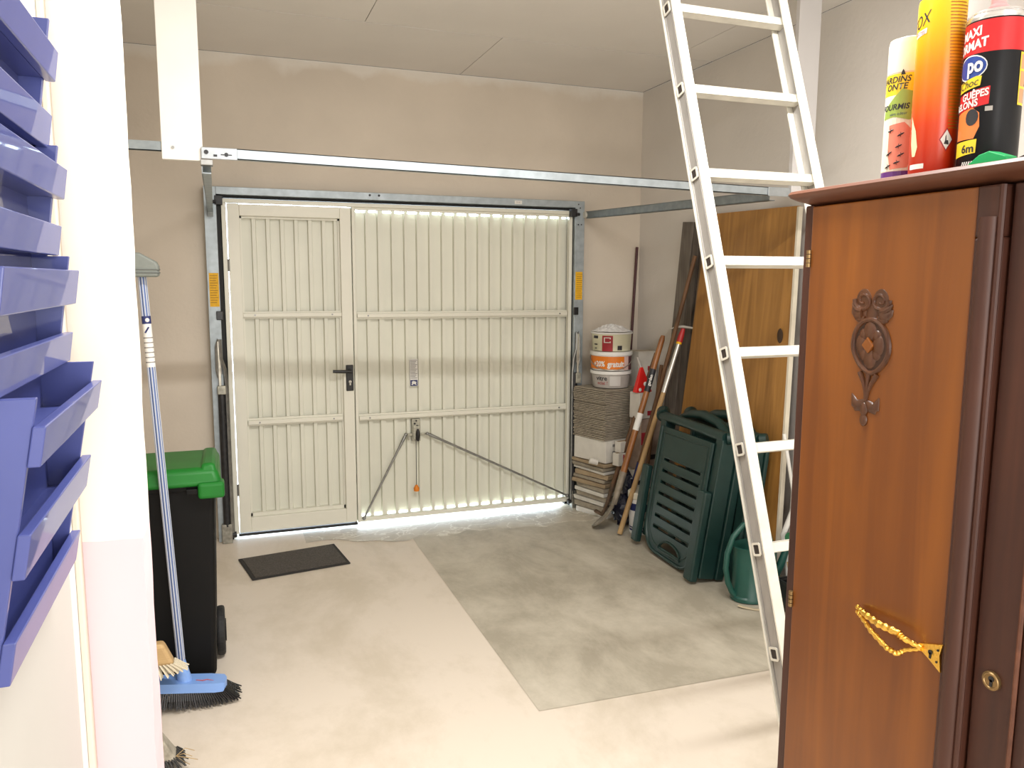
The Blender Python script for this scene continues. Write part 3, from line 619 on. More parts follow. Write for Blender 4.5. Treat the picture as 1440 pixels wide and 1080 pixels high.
obj('keyhole', kh, BLACK, hd)
es = obj('escutcheon', MB().tube([(CX+0.005, 0.6985, 1.028), (CX+0.000, 0.6985, 1.028)], 0.0125, 24).tube([(CX+0.0005, 0.6985+0.010*math.cos(a), 1.028+0.010*math.sin(a)) for a in [2*math.pi*i/24 for i in range(25)]], 0.0018, 6), OLDBR, cb, smooth=True)
obj('keyhole', MB().tube([(CX+0.001, 0.6975, 1.031), (CX-0.0008, 0.6975, 1.031)], 0.004, 12).box(CX-0.0008, CX+0.001, 0.6955, 0.6995, 1.021, 1.030), BLACK, es)

# ------------------------------------------------------------------ aerosols on the cabinet
ZK = CZ+0.0243
def can_body(name, m, cx, cy, r, z1, parent):
    h = z1-ZK
    return obj(name, MB().lathe([(r*0.94, 0), (r, 0.004), (r, h-0.006), (r*0.97, h)], (cx, cy, ZK), 40), m, parent, smooth=True)
def grad(name, stops, z0, z1):
    m = bpy.data.materials.new(name); m.use_nodes = True; nt = m.node_tree; b = nt.nodes['Principled BSDF']; b.inputs['Roughness'].default_value = 0.3
    tc = nt.nodes.new('ShaderNodeTexCoord'); sp = nt.nodes.new('ShaderNodeSeparateXYZ'); nt.links.new(tc.outputs['Object'], sp.inputs[0])
    mr = nt.nodes.new('ShaderNodeMapRange'); mr.inputs['From Min'].default_value = z0; mr.inputs['From Max'].default_value = z1
    nt.links.new(sp.outputs['Z'], mr.inputs['Value']); cr = nt.nodes.new('ShaderNodeValToRGB')
    while len(cr.color_ramp.elements) < len(stops): cr.color_ramp.elements.new(0.5)
    for i, (p_, c) in enumerate(stops): cr.color_ramp.elements[i].position = p_; cr.color_ramp.elements[i].color = (*c, 1)
    nt.links.new(mr.outputs[0], cr.inputs[0]); nt.links.new(cr.outputs[0], b.inputs['Base Color']); return m
def flat(name, c, rough=0.35): return mat(name, c, rough)
def bandp(name, cx, cy, r, z0, z1, d0, d1, m, p, ac): return obj(name, MB().band(cx, cy, r, z0, z1, ac+R(d0), ac+R(d1)), m, p)
def cylpatch(name, pts, cx, cy, r, ac, m, p):
    """a printed patch with a free outline: pts are (degrees from the facing line, z)"""
    dense = []
    for (a0, z0), (a1, z1) in zip(pts, pts[1:]+pts[:1]):
        k = max(1, int(abs(a1-a0)/4)+1)
        dense += [(a0+(a1-a0)*i/k, z0+(z1-z0)*i/k) for i in range(k)]
    pts = dense; cz = sum(q[1] for q in pts)/len(pts); ca = sum(q[0] for q in pts)/len(pts); mb = MB()
    f = lambda a, z: (cx+r*math.cos(ac+R(a)), cy+r*math.sin(ac+R(a)), z)
    nr = max(2, int((max(q[0] for q in pts)-min(q[0] for q in pts))/10)+1)
    rings = [[mb.bm.verts.new(f(ca+(a-ca)*(1-j/nr), cz+(z-cz)*(1-j/nr))) for a, z in pts] for j in range(nr)]
    c = mb.bm.verts.new(f(ca, cz)); n = len(pts)
    for i in range(n):
        for q in range(nr-1): mb.bm.faces.new((rings[q][i], rings[q][(i+1) % n], rings[q+1][(i+1) % n], rings[q+1][i]))
        mb.bm.faces.new((rings[-1][i], rings[-1][(i+1) % n], c))
    return obj(name, mb, m, p)
# A white-capped ant spray
cx, cy, r = 0.998, 0.978, 0.0285; ac = math.atan2(-cy, -cx)
A_ = thing('aerosol_can', 'slim white-capped aerosol with yellow and green ant label on the cabinet', 'aerosol can', (cx, cy, ZK), 'aerosols on the cabinet')
can_body('body', flat('can_pale_pink', (0.78, 0.66, 0.58)), cx, cy, r, 1.857, A_)
obj('cap', MB().lathe([(r*0.99, 0), (r*0.99, 0.042), (r*0.93, 0.050), (r*0.6, 0.053)], (cx, cy, 1.857), 36), mat('cream_cap', (0.84, 0.79, 0.66), 0.35), A_, smooth=True)
YEL = flat('label_yellow', (0.85, 0.62, 0.03)); GRN = flat('label_green', (0.32, 0.44, 0.08)); PNK = flat('label_pink', (0.78, 0.24, 0.16)); PUR = flat('label_purple', (0.12, 0.03, 0.20)); CRM = flat('label_cream', (0.78, 0.77, 0.62))
rr = r+0.0003
bandp('yellow_band', cx, cy, rr, 1.824, 1.855, -95, 60, YEL, A_, ac)
bandp('cream_band', cx, cy, rr, 1.712, 1.824, -95, 95, CRM, A_, ac)
bandp('purple_band', cx, cy, rr, ZK+0.005, 1.711, -95, 95, PUR, A_, ac)
rr += 0.0002
cylpatch('green_patch', [(-70, 1.803), (-45, 1.815), (-12, 1.832), (30, 1.826), (60, 1.81), (50, 1.788), (10, 1.786), (-30, 1.792), (-75, 1.79)], cx, cy, rr, ac, GRN, A_)
cylpatch('pink_patch', [(-45, 1.78), (0, 1.783), (25, 1.77), (26, 1.735), (15, 1.716), (-35, 1.714), (-45, 1.74)], cx, cy, rr, ac, PNK, A_)
rr += 0.0002
text_cyl('lettering', 'JARDINS', 0.0125, cx, cy, rr, 1.846, ac+R(10), INK, A_, align='RIGHT', shear=0.2, bold=0.0002)
text_cyl('lettering', 'ONTE', 0.0125, cx, cy, rr, 1.8355, ac+R(2), INK, A_, align='RIGHT', shear=0.2, bold=0.0002)
text_cyl('lettering', 'FOURMIS', 0.0115, cx, cy, rr, 1.806, ac+R(10), INK, A_, align='RIGHT', shear=0.2, bold=0.0003)
text_cyl('lettering', 'sans odeur', 0.006, cx, cy, rr, 1.796, ac+R(6), NAVY, A_, align='RIGHT')
for (a, z, t) in ((-38, 1.772, .3), (-8, 1.765, .5), (-12, 1.748, .4), (-40, 1.738, .6), (-5, 1.735, .5), (-42, 1.719, .5), (-15, 1.724, .3)):
    an = MB(); rc = rr+0.0004; f = lambda q: (cx+rc*math.cos(ac+R(a)+q/r), cy+rc*math.sin(ac+R(a)+q/r), z+q*t)
    an.tube([f(-0.0045), f(-0.0015), f(0.0), f(0.0015), f(0.0045)], [0.0004, 0.0013, 0.0006, 0.0011, 0.0004], 6)
    an.tube([(f(0)[0], f(0)[1], z-0.0035), (f(0)[0], f(0)[1], z+0.0035)], 0.0003, 4)
    obj('printed_ant', an, INK, A_)
cylpatch('emblem', [(-18, 1.8525), (-5, 1.8525), (-9, 1.858), (-12, 1.8605), (-15, 1.858)], cx, cy, rr, ac, INK, A_)
# B orange gradient can
cx, cy, r = 0.975, 0.898, 0.0325; ac = math.atan2(-cy, -cx)
B_ = thing('aerosol_can', 'tall orange and yellow aerosol in the middle of the three on the cabinet', 'aerosol can', (cx, cy, ZK), 'aerosols on the cabinet')
can_body('body', grad('orange_gradient', [(0.0, (0.50, 0.02, 0.005)), (0.30, (0.68, 0.055, 0.006)), (0.62, (0.78, 0.24, 0.005)), (0.88, (0.86, 0.52, 0.01)), (1.0, (0.88, 0.60, 0.02))], ZK, 1.938), cx, cy, r, 1.938, B_)
obj('rim', MB().lathe([(r*0.97, 0), (r*1.0, 0.003), (r*0.97, 0.006), (r*0.86, 0.009)], (cx, cy, 1.938), 36), mat('tin_rim', (0.75, 0.75, 0.75), 0.25, 0.9), B_, smooth=True)
obj('cap', MB().lathe([(r*0.84, 0), (r*0.84, 0.035), (r*0.7, 0.045)], (cx, cy, 1.946), 30), WHITEPL, B_, smooth=True)
rr = r+0.0003
text_cyl('lettering', 'TOX', 0.024, cx, cy, rr, 1.911, ac+R(-30), INK, B_, align='RIGHT', shear=0.15, sx=0.75, tilt=0.25)
cylpatch('red_label', [(-75, 1.886), (-37, 1.890), (-36, 1.897), (-75, 1.894)], cx, cy, rr, ac, PAPER, B_)
text_cyl('lettering', 'INSECTES', 0.006, cx, cy, rr+0.0002, 1.8915, ac+R(-42), REDI, B_, align='RIGHT')
pr_ = MB()
for i in range(40):
    z = 1.925-i*0.0043; pr_.band(cx, cy, rr, z, z+0.0016, ac+R(14+i*0.35), ac+R(56+((i*5) % 7)*1.6), 6)
obj('small_print', pr_, mat('brown_print', (0.46, 0.15, 0.006), 0.5), B_)
cylpatch('hazard_sign', [(26, 1.758), (43, 1.742), (26, 1.726), (9, 1.742)], cx, cy, rr, ac, REDI, B_)
cylpatch('hazard_field', [(26, 1.7555), (40, 1.742), (26, 1.7285), (12, 1.742)], cx, cy, rr+0.0002, ac, PAPER, B_)
cylpatch('hazard_mark', [(20, 1.736), (32, 1.735), (30, 1.741), (26, 1.741), (25, 1.749), (23, 1.746), (23, 1.741)], cx, cy, rr+0.0004, ac, INK, B_)
bandp('white_bar', cx, cy, rr, 1.704, 1.711, -65, -22, PAPER, B_, ac)
cylpatch('leaf_print', [(-70, 1.78), (-50, 1.758), (-42, 1.735), (-48, 1.722), (-58, 1.722), (-66, 1.74)], cx, cy, rr, ac, mat('print_cream', (0.80, 0.66, 0.40), 0.5), B_)
# C black and red wasp spray
cx, cy, r = 0.992, 0.826, 0.0365; ac = math.atan2(-cy, -cx)
C_ = thing('aerosol_can', 'wide black and red wasp aerosol with clear cap, nearest on the cabinet', 'aerosol can', (cx, cy, ZK), 'aerosols on the cabinet')
can_body('body', mat('can_black', (0.006, 0.006, 0.008), 0.4, spec=0.25), cx, cy, r, 1.888, C_)
rr = r+0.0003
obj('red_band', MB().band(cx, cy, rr, 1.845, 1.886, 0, 2*math.pi, 48), flat('label_red', (0.62, 0.015, 0.02)), C_, smooth=True)
obj('shoulder', MB().lathe([(r*0.99, 0), (r*1.0, 0.004), (r*0.95, 0.008), (r*0.80, 0.013)], (cx, cy, 1.888), 40), mat('tin_rim', (0.75, 0.75, 0.75), 0.25, 0.9), C_, smooth=True)
obj('nozzle', MB().lathe([(0.012, 0), (0.012, 0.008), (0.0085, 0.012), (0.0085, 0.026)], (cx, cy, 1.900), 18).tube([(cx, cy, 1.920), (cx+0.022, cy-0.010, 1.923)], 0.0035, 10), mat('pink_plastic', (0.80, 0.36, 0.38), 0.4), C_, smooth=True)
cl = bpy.data.materials.new('clear_cap'); cl.use_nodes = True; b_ = cl.node_tree.nodes['Principled BSDF']
b_.inputs['Transmission Weight'].default_value = 0.85; b_.inputs['Roughness'].default_value = 0.2; b_.inputs['IOR'].default_value = 1.06; b_.inputs['Base Color'].default_value = (0.98, 0.97, 0.97, 1)
obj('clear_cap', MB().lathe([(r*0.98, 0), (r*0.98, 0.055), (r*0.90, 0.062)], (cx, cy, 1.897), 36, cap=(False, True)), cl, C_, smooth=True)
text_cyl('lettering', 'MAXI', 0.0165, cx, cy, rr+0.0003, 1.8735, ac+R(-26), PAPER, C_, align='RIGHT', bold=0.0006, sx=0.85, tilt=0.12)
text_cyl('lettering', 'FORMAT', 0.0165, cx, cy, rr+0.0003, 1.8585, ac+R(-13), PAPER, C_, align='RIGHT', bold=0.0006, sx=0.85, tilt=0.12)
OVB = flat('label_blue', (0.02, 0.06, 0.30))
ov = lambda ca, cz, ra, rz, n=22: [(ca+ra*math.cos(2*math.pi*i/n), cz+rz*math.sin(2*math.pi*i/n)) for i in range(n)]
cylpatch('logo_rim', ov(-48, 1.828, 37, 0.0165), cx, cy, rr, ac, PAPER, C_)
cylpatch('logo_oval', ov(-48, 1.828, 35, 0.0148), cx, cy, rr+0.0002, ac, OVB, C_)
text_cyl('lettering', 'po', 0.027, cx, cy, rr+0.0011, 1.830, ac+R(-19), PAPER, C_, align='RIGHT', bold=0.0009, sx=0.8)
cylpatch('yellow_flash', [(-75, 1.797), (-22, 1.803), (-20, 1.815), (-30, 1.816), (-75, 1.810)], cx, cy, rr+0.0006, ac, YEL, C_)
text_cyl('lettering', 'Choc', 0.0140, cx, cy, rr+0.0012, 1.8085, ac+R(-26), INK, C_, align='RIGHT', shear=0.2, tilt=0.12)
cylpatch('red_flag', [(-80, 1.771), (-4, 1.778), (-3, 1.801), (-80, 1.794)], cx, cy, rr, ac, MATS['label_red'], C_)
text_cyl('lettering', 'GUÊPES', 0.0130, cx, cy, rr+0.0008, 1.7935, ac+R(-5), PAPER, C_, align='RIGHT', bold=0.0004, sx=0.85, tilt=0.1)
text_cyl('lettering', 'FRELONS', 0.0130, cx, cy, rr+0.0008, 1.7815, ac+R(-24), PAPER, C_, align='RIGHT', bold=0.0004, sx=0.85, tilt=0.1)
cylpatch('flame_print', [(-80, 1.770), (-35, 1.776), (-20, 1.768), (-18, 1.750), (-28, 1.735), (-80, 1.735)], cx, cy, rr, ac, flat('label_amber', (0.80, 0.22, 0.05)), C_)
cylpatch('nest_print', ov(-35, 1.763, 14, 0.011, 14), cx, cy, rr+0.0003, ac, INK, C_)
cylpatch('yellow_tag', [(-80, 1.712), (-22, 1.716), (-21, 1.734), (-80, 1.732)], cx, cy, rr+0.0002, ac, YEL, C_)
text_cyl('lettering', '6m', 0.0150, cx, cy, rr+0.0005, 1.722, ac+R(-25), INK, C_, align='RIGHT', bold=0.0004)
bandp('small_box', cx, cy, rr, 1.769, 1.775, -10, 4, LGREY, C_, ac)
bandp('picture_strip', cx, cy, rr, 1.776, 1.843, 55, 78, flat('label_tan', (0.62, 0.30, 0.14)), C_, ac)
fm = MB()
for z in (1.776, 1.797, 1.819, 1.840): fm.band(cx, cy, rr+0.0003, z, z+0.003, ac+R(55), ac+R(78), 6)
fm.band(cx, cy, rr+0.0003, 1.776, 1.843, ac+R(54), ac+R(57), 3)
obj('picture_frame', fm, YEL, C_)
text_cyl('lettering', '//////', 0.012, cx, cy, rr, ZK+0.008, ac+R(-22), PAPER, C_, align='RIGHT', bold=0.0005)
# other bits on the cabinet top
tag(obj('green_pad', MB().prism([(0.795, 0.0), (0.735, 0.0), (0.738, 0.007), (0.762, 0.016), (0.776, 0.013)], (0.918, 0, ZK), Y, Z, X, 0.02), mat('bright_green_plastic', (0.0, 0.36, 0.10), 0.45), bevel=0.001), 'small bright green plastic wedge in front of the black aerosol', 'wedge')
tag(obj('sickle_tip', MB().tube([(1.245, 0.985, 1.862), (1.255, 0.960, 1.868), (1.275, 0.925, 1.872), (1.300, 0.880, 1.868), (1.325, 0.830, 1.850), (1.33, 0.79, 1.80), (1.32, 0.77, ZK+0.004)], [0.001, 0.005, 0.009, 0.011, 0.010, 0.007, 0.006], 10, flat=0.3), mat('dark_blade', (0.03, 0.03, 0.032), 0.3, 0.7), smooth=True), 'dark curved blade tip standing behind the black aerosol', 'blade')
tf = thing('white_tray', 'white plastic tray edge with a dark line at the right of the aerosols', 'tray', (1.03, 0.735, ZK))
obj('tray', MB().hexa([(0.965, 0.775, ZK), (1.10, 0.775, ZK), (1.10, 0.66, ZK), (0.965, 0.66, ZK), (0.962, 0.778, ZK+0.004), (1.10, 0.778, ZK+0.004), (1.10, 0.655, ZK+0.030), (0.962, 0.655, ZK+0.030)]), WHITEPL, tf, bevel=0.001)
obj('tray_edge', MB().tube([(0.9605, 0.772, ZK+0.003), (0.9605, 0.735, ZK+0.014), (0.9605, 0.657, ZK+0.030)], 0.0009, 6), INK, tf)

# ================================================================== BLUE LETTER RACKS
SH = 0.185
def rack(z0, z1, xt, y0, y1, strips, label, sh=SH, deep=0.0):
    t = thing('letter_rack', label, 'letter rack', (-0.19, (y0+y1)/2, z0), 'blue letter racks on the white door')
    fx = lambda z: xt-(z1-z)*sh
    def sb(y0_, y1_, za, zb, d0, d1, wall=False):
        mb = MB(); xa0, xa1 = fx(za)+d0, fx(za)+d1; xb0, xb1 = fx(zb)+d0, fx(zb)+d1
        if wall: xa0 = xb0 = -0.2145
        return mb.hexa([(xa0, y0_, za), (xa1, y0_, za), (xa1, y1_, za), (xa0, y1_, za), (xb0, y0_, zb), (xb1, y0_, zb), (xb1, y1_, zb), (xb0, y1_, zb)])
    obj('side_panel', sb(y0, y0+0.007, z0, z1, 0, -0.008, True), BLUE, t, bevel=0.001)
    obj('side_panel', sb(y1-0.007, y1, z0, z1, 0, -0.008, True), BLUE, t, bevel=0.001)
    obj('back_panel', MB().box(-0.2145, -0.2095, y0+0.007, y1-0.007, z0, z1), BLUE, t)
    for i, (za, zb) in enumerate(strips):
        obj('front_strip', sb(y0-0.004, y1+0.004, za, zb, -0.0075, 0.003), BLUE, t, bevel=0.0012)
        if fx(za)-0.01 > -0.207:
            obj('pocket_floor', MB().box(-0.2095, fx(za)-0.009, y0+0.007, y1-0.007, za+0.002, za+0.007), BLUE, t)
    return t
rack(1.693, 1.838, -0.1665, 0.752, 1.08, ((1.770, 1.804), (1.694, 1.732)), 'blue wooden letter rack at the top of the column on the white door', 0.150)
rack(1.569, 1.697, -0.1665, 0.752, 1.08, ((1.636, 1.671), (1.570, 1.605)), 'blue wooden letter rack second from the top on the white door', 0.150)
rack(1.4435, 1.5695, -0.1625, 0.735, 1.08, ((1.513, 1.553), (1.444, 1.479)), 'blue wooden letter rack third from the top, its near end rubbed', 0.150)
rack(1.188, 1.443, -0.1440, 0.758, 1.082, ((1.384, 1.419), (1.286, 1.326), (1.192, 1.231)), 'tallest blue wooden letter rack, lowest on the white door, three front strips')

# ================================================================== BIN AND BROOMS (left)
bn = thing('wheelie_bin', 'black wheeled rubbish bin with a green lid behind the broom', 'bin', (-0.30, 3.24, 0))
def taper(x0, x1, y0, y1, z0, z1, k):
    cx, cy = (x0+x1)/2, (y0+y1)/2; g = lambda x, c: c+(x-c)*k
    return MB().hexa([(g(x0, cx), g(y0, cy)+0.02, z0), (g(x1, cx), g(y0, cy)+0.02, z0), (g(x1, cx), g(y1, cy), z0), (g(x0, cx), g(y1, cy), z0), (x0, y0, z1), (x1, y0, z1), (x1, y1, z1), (x0, y1, z1)])
obj('body', taper(-0.535, -0.058, 3.03, 3.46, 0.03, 0.80, 0.90), BINBLK, bn, bevel=0.02, seg=3)
obj('rim', MB().box(-0.545, -0.050, 3.02, 3.47, 0.775, 0.80), BINBLK, bn, bevel=0.006)
li = MB().hexa([(-0.560, 2.995, 0.795), (-0.028, 2.995, 0.795), (-0.035, 3.49, 0.80), (-0.555, 3.49, 0.80), (-0.545, 3.02, 0.862), (-0.050, 3.02, 0.862), (-0.055, 3.46, 0.842), (-0.54, 3.46, 0.842)])
obj('lid', li, BINGRN, bn, bevel=0.022, seg=4, smooth=True)
obj('lid_lip', MB().box(-0.115, -0.024, 2.985, 3.06, 0.752, 0.812), BINGRN, bn, bevel=0.012, seg=3)
obj('lid_ridge', MB().hexa([(-0.115, 3.0, 0.80), (-0.040, 3.0, 0.80), (-0.040, 3.44, 0.80), (-0.115, 3.44, 0.80), (-0.10, 3.03, 0.876), (-0.055, 3.03, 0.876), (-0.055, 3.42, 0.856), (-0.10, 3.42, 0.856)]), BINGRN, bn, bevel=0.012, seg=3, smooth=True)
obj('catch', MB().box(-0.155, -0.115, 2.998, 3.03, 0.770, 0.790), BINBLK, bn, bevel=0.003)
for x in (-0.080, -0.530):
    wh = obj('wheel', MB().tube([(x, 3.335, 0.10), (x+0.032, 3.335, 0.10)], 0.10, 28), RUBBER, bn, bevel=0.01, seg=2)
    obj('hub', MB().tube([(x+0.030, 3.335, 0.10), (x+0.036, 3.335, 0.10)], 0.045, 20), BINBLK, wh)
obj('axle', MB().tube([(-0.52, 3.335, 0.10), (-0.06, 3.335, 0.10)], 0.010, 8), STEEL, bn)

def bristles(name, pts_from, length, m, parent, rad=0.0022, splay=0.0):
    mb = MB()
    for (p_, d_) in pts_from:
        p_ = Vector(p_); d_ = Vector(d_).normalized()
        mb.tube([p_, p_+d_*length*0.6, p_+d_*length+Vector((random.uniform(-1, 1), random.uniform(-1, 1), 0))*splay], [rad, rad, rad*0.7], 4)
    o = obj(name, mb, m, parent); o['kind'] = 'stuff'; return o
# blue broom
br = thing('blue_broom', 'blue-headed broom with black bristles and striped blue pole against the bin', 'broom', (-0.17, 2.945, 0))
P0, P1 = Vector((-0.196, 2.943, 0.155)), Vector((-0.263, 3.02, 1.60))
mb = MB(); d = (P1-P0).normalized(); a = X-d*X.dot(d); a.normalize(); bb = d.cross(a)
obj('pole', MB().tube([P0, P1], 0.0125, 20), BROOMS, br, smooth=True)
for k in range(8):
    an = 2*math.pi*k/8; o0 = (a*math.cos(an)+bb*math.sin(an))*0.0122
    st = MB(); st.tube([P0+o0, P1+o0], 0.0022, 6); obj('pole_stripe', st, BROOML, br, smooth=True)
obj('pole_label', MB().tube([P0+d*1.085, P0+d*1.235], 0.0148, 20), PAPER, br, smooth=True)
obj('label_top', MB().tube([P0+d*1.235, P0+d*1.262], 0.0150, 20), NAVY, br, smooth=True)
q = P0+d*1.249+Vector((0.004, -0.0155, 0)); obj('label_logo', MB().sph(q, 0.007, 1, 0.25, 1), PAPER, br, smooth=True)
lp = MB()
for i in range(6):
    q = P0+d*(1.10+i*0.017); lp.tube([q, q+d*0.004], 0.0149, 20)
obj('label_print', lp, GREYINK, br)
q = P0+d*1.215+Vector((0.0, -0.0152, 0)); obj('label_mark', MB().tube([q+Vector((-0.006, 0, -0.010)), q+Vector((0.006, 0, 0.010))], 0.003, 6), NAVY, br)
obj('socket', MB().tube([(-0.187, 2.943, 0.085), (-0.194, 2.943, 0.150), (-0.197, 2.944, 0.175)], [0.028, 0.019, 0.015], 16), BROOMB, br, smooth=True)
hd_ = plate_mesh([( -0.155, -0.012), (-0.15, -0.030), (-0.10, -0.038), (-0.03, -0.040), (0.05, -0.042), (0.11, -0.044), (0.145, -0.036), (0.153, -0.010), (0.153, 0.010), (0.145, 0.030), (0.10, 0.038), (0.0, 0.040), (-0.10, 0.036), (-0.15, 0.026)], [], 0.030)
for v in hd_.vertices: v.co = (-0.198+v.co.x, 2.945+v.co.y, 0.086+v.co.z*1.15-v.co.x*0.14)
o = link('head', hd_, BROOMB, br); o.modifiers.new('bevel', 'BEVEL').width = 0.008; o.modifiers['bevel'].segments = 3
obj('head_mark', MB().tube([(-0.150, 2.932, 0.0975), (-0.128, 2.926, 0.0945), (-0.112, 2.934, 0.0915), (-0.090, 2.926, 0.0885)], [0.003, 0.0055, 0.0055, 0.002], 8, flat=0.4), mat('coral_print', (0.62, 0.14, 0.14), 0.4), br, smooth=True)
random.seed(11); pp = []
for i in range(46):
    for j in range(9):
        x = -0.345+0.295*i/45; y = 2.915+0.062*j/8
        pp.append(((x, y, 0.080-(x+0.198)*0.14), ((x+0.198)*0.55*(0.4+0.6*abs(x+0.198)/0.15), (y-2.945)*1.0, -0.075)))
bristles('bristles', pp, 0.070, BLACK, br, 0.0033, 0.006)
# scrubbing brush with a hidden handle
sb_ = thing('scrubbing_brush', 'tan wooden scrubbing brush with white bristles resting above the blue broom head', 'brush', (-0.27, 2.875, 0.2))
obj('block', MB().hexa([(-0.315, 2.850, 0.205), (-0.212, 2.850, 0.205), (-0.212, 2.900, 0.205), (-0.315, 2.900, 0.205), (-0.310, 2.852, 0.285), (-0.245, 2.852, 0.285), (-0.245, 2.898, 0.285), (-0.310, 2.898, 0.285)]), TANW, sb_, bevel=0.012, seg=3)
obj('handle', MB().tube([(-0.30, 2.875, 0.27), (-0.345, 2.95, 1.18)], 0.011, 10), TANW, sb_, smooth=True)
random.seed(12); pp = []
for i in range(9):
    for j in range(5):
        x = -0.305+0.09*i/8; pp.append(((x, 2.855+0.04*j/4, 0.210), ((x+0.275)*0.9+0.012, -0.010, -0.045)))
bristles('bristles', pp, 0.055, mat('white_bristle', (0.75, 0.68, 0.52), 0.7), sb_, 0.0032, 0.004)
# second, upturned grey broom: only its head shows past the pier
gb = thing('grey_broom', 'grey plastic broom head turned upwards beside the white pier', 'broom', (-0.315, 2.93, 0))
obj('handle', MB().tube([(-0.372, 2.875, 0.0), (-0.330, 2.985, 1.54)], 0.012, 12), LGREY, gb, smooth=True)
g2 = MB(); cs = [(-0.40, 1.548), (-0.208, 1.548), (-0.203, 1.556), (-0.203, 1.585), (-0.210, 1.600), (-0.262, 1.630), (-0.40, 1.640)]
g2.prism(cs, (0, 2.965, 0), X, Z, Y, 0.055)
obj('head', g2, GREYPL, gb, bevel=0.008, seg=3)
obj('head_groove', MB().box(-0.402, -0.2015, 2.962, 3.022, 1.561, 1.565).box(-0.402, -0.2015, 2.962, 3.022, 1.572, 1.575), mat('grey_groove', (0.11, 0.12, 0.11), 0.6), gb)
# worn broom at the bottom left
ob = thing('worn_broom', 'worn dirty broom with splayed bristles low beside the pier', 'broom', (-0.25, 2.57, 0))
obj('head', MB().hexa([(-0.36, 2.54, 0.030), (-0.196, 2.54, 0.030), (-0.196, 2.61, 0.030), (-0.36, 2.61, 0.030), (-0.36, 2.55, 0.155), (-0.262, 2.55, 0.145), (-0.262, 2.60, 0.145), (-0.36, 2.60, 0.155)]), mat('dirty_ivory', (0.34, 0.31, 0.25), 0.8, var=0.35, scale=35), ob, bevel=0.008)
obj('handle', MB().tube([(-0.34, 2.575, 0.13), (-0.36, 2.62, 1.20)], 0.011, 10), LGREY, ob, smooth=True)
random.seed(14); pp = []
for i in range(20):
    for j in range(7):
        x = -0.35+0.150*i/19; pp.append(((x, 2.545+0.06*j/6, 0.042), (max(0, x+0.27)*0.55+random.uniform(-.01, .01), (2.575-2.545-0.06*j/6)*-0.8, -0.04)))
bristles('bristles', pp, 0.042, mat('dusty_bristle', (0.05, 0.05, 0.048), 0.9), ob, 0.0028, 0.006)
tw = MB()
for (x1, y1, z1) in ((-0.135, 2.52, 0.035), (-0.15, 2.50, 0.062), (-0.145, 2.55, 0.05), (-0.16, 2.54, 0.012)): tw.tube([(-0.20, 2.545, 0.045), ((x1-0.20)/2, y1+0.01, z1+0.008), (x1, y1, z1)], 0.0012, 5)
obj('straw', tw, TWIG, ob)
# doormat
dm = thing('doormat', 'dark rectangular ribbed doormat lying inside the wicket door', 'doormat', (0.31, 4.33, 0))
q = [(0.018, 4.463), (0.552, 4.552), (0.595, 4.203), (0.082, 4.121)]
mb = MB(); mb.hexa([(*p_, 0.0) for p_ in q[::-1]]+[(*p_, 0.008) for p_ in q[::-1]]); obj('border', mb, MATE, dm, bevel=0.003)
c_ = Vector((sum(p_[0] for p_ in q)/4, sum(p_[1] for p_ in q)/4)); q2 = [tuple(c_+(Vector(p_)-c_)*0.93) for p_ in q]
mb = MB(); mb.hexa([(*p_, 0.004) for p_ in q2[::-1]]+[(*p_, 0.011) for p_ in q2[::-1]]); obj('pile', mb, MATT, dm)

# ================================================================== RIGHT CORNER
# plywood sheet leaning on the right wall
pw = thing('plywood_sheet', 'large brown plywood sheet leaning on the right wall behind the ladder', 'plywood', (2.58, 3.7, 0))
mb = MB(); mb.hexa([(2.560, 3.150, 0), (2.578, 3.150, 0), (2.578, 4.19, 0), (2.560, 4.19, 0), (2.664, 3.235, 1.91), (2.682, 3.235, 1.91), (2.682, 4.005, 1.925), (2.664, 4.005, 1.925)]); obj('sheet', mb, PLY, pw, bevel=0.001)
mb = MB(); mb.hexa([(2.556, 3.136, 0), (2.580, 3.136, 0), (2.580, 3.150, 0), (2.556, 3.150, 0), (2.660, 3.221, 1.905), (2.684, 3.221, 1.905), (2.684, 3.235, 1.905), (2.660, 3.235, 1.905)]); obj('pale_edge', mb, mat('pale_raw_edge', (0.66, 0.60, 0.48), 0.7, var=0.08, scale=12), pw)
p_ = Vector((2.627, 3.275, 1.27)); kn = MB().sph(p_, 0.030, 0.12, 0.75, 1.25); obj('knot', kn, mat('knot', (0.05, 0.025, 0.012), 0.7), pw, smooth=True)
wbd = thing('white_board', 'tall white board on the right wall just right of the plywood', 'board', (2.64, 3.03, 0))
mb = MB(); mb.hexa([(2.61, 2.90, 0), (2.625, 2.90, 0), (2.625, 3.12, 0), (2.61, 3.12, 0), (2.695, 2.96, 1.80), (2.71, 2.96, 1.80), (2.71, 3.20, 1.80), (2.695, 3.20, 1.80)]); obj('board', mb, mat('offwhite_board', (0.60, 0.58, 0.55), 0.7, var=0.05, scale=8), wbd)
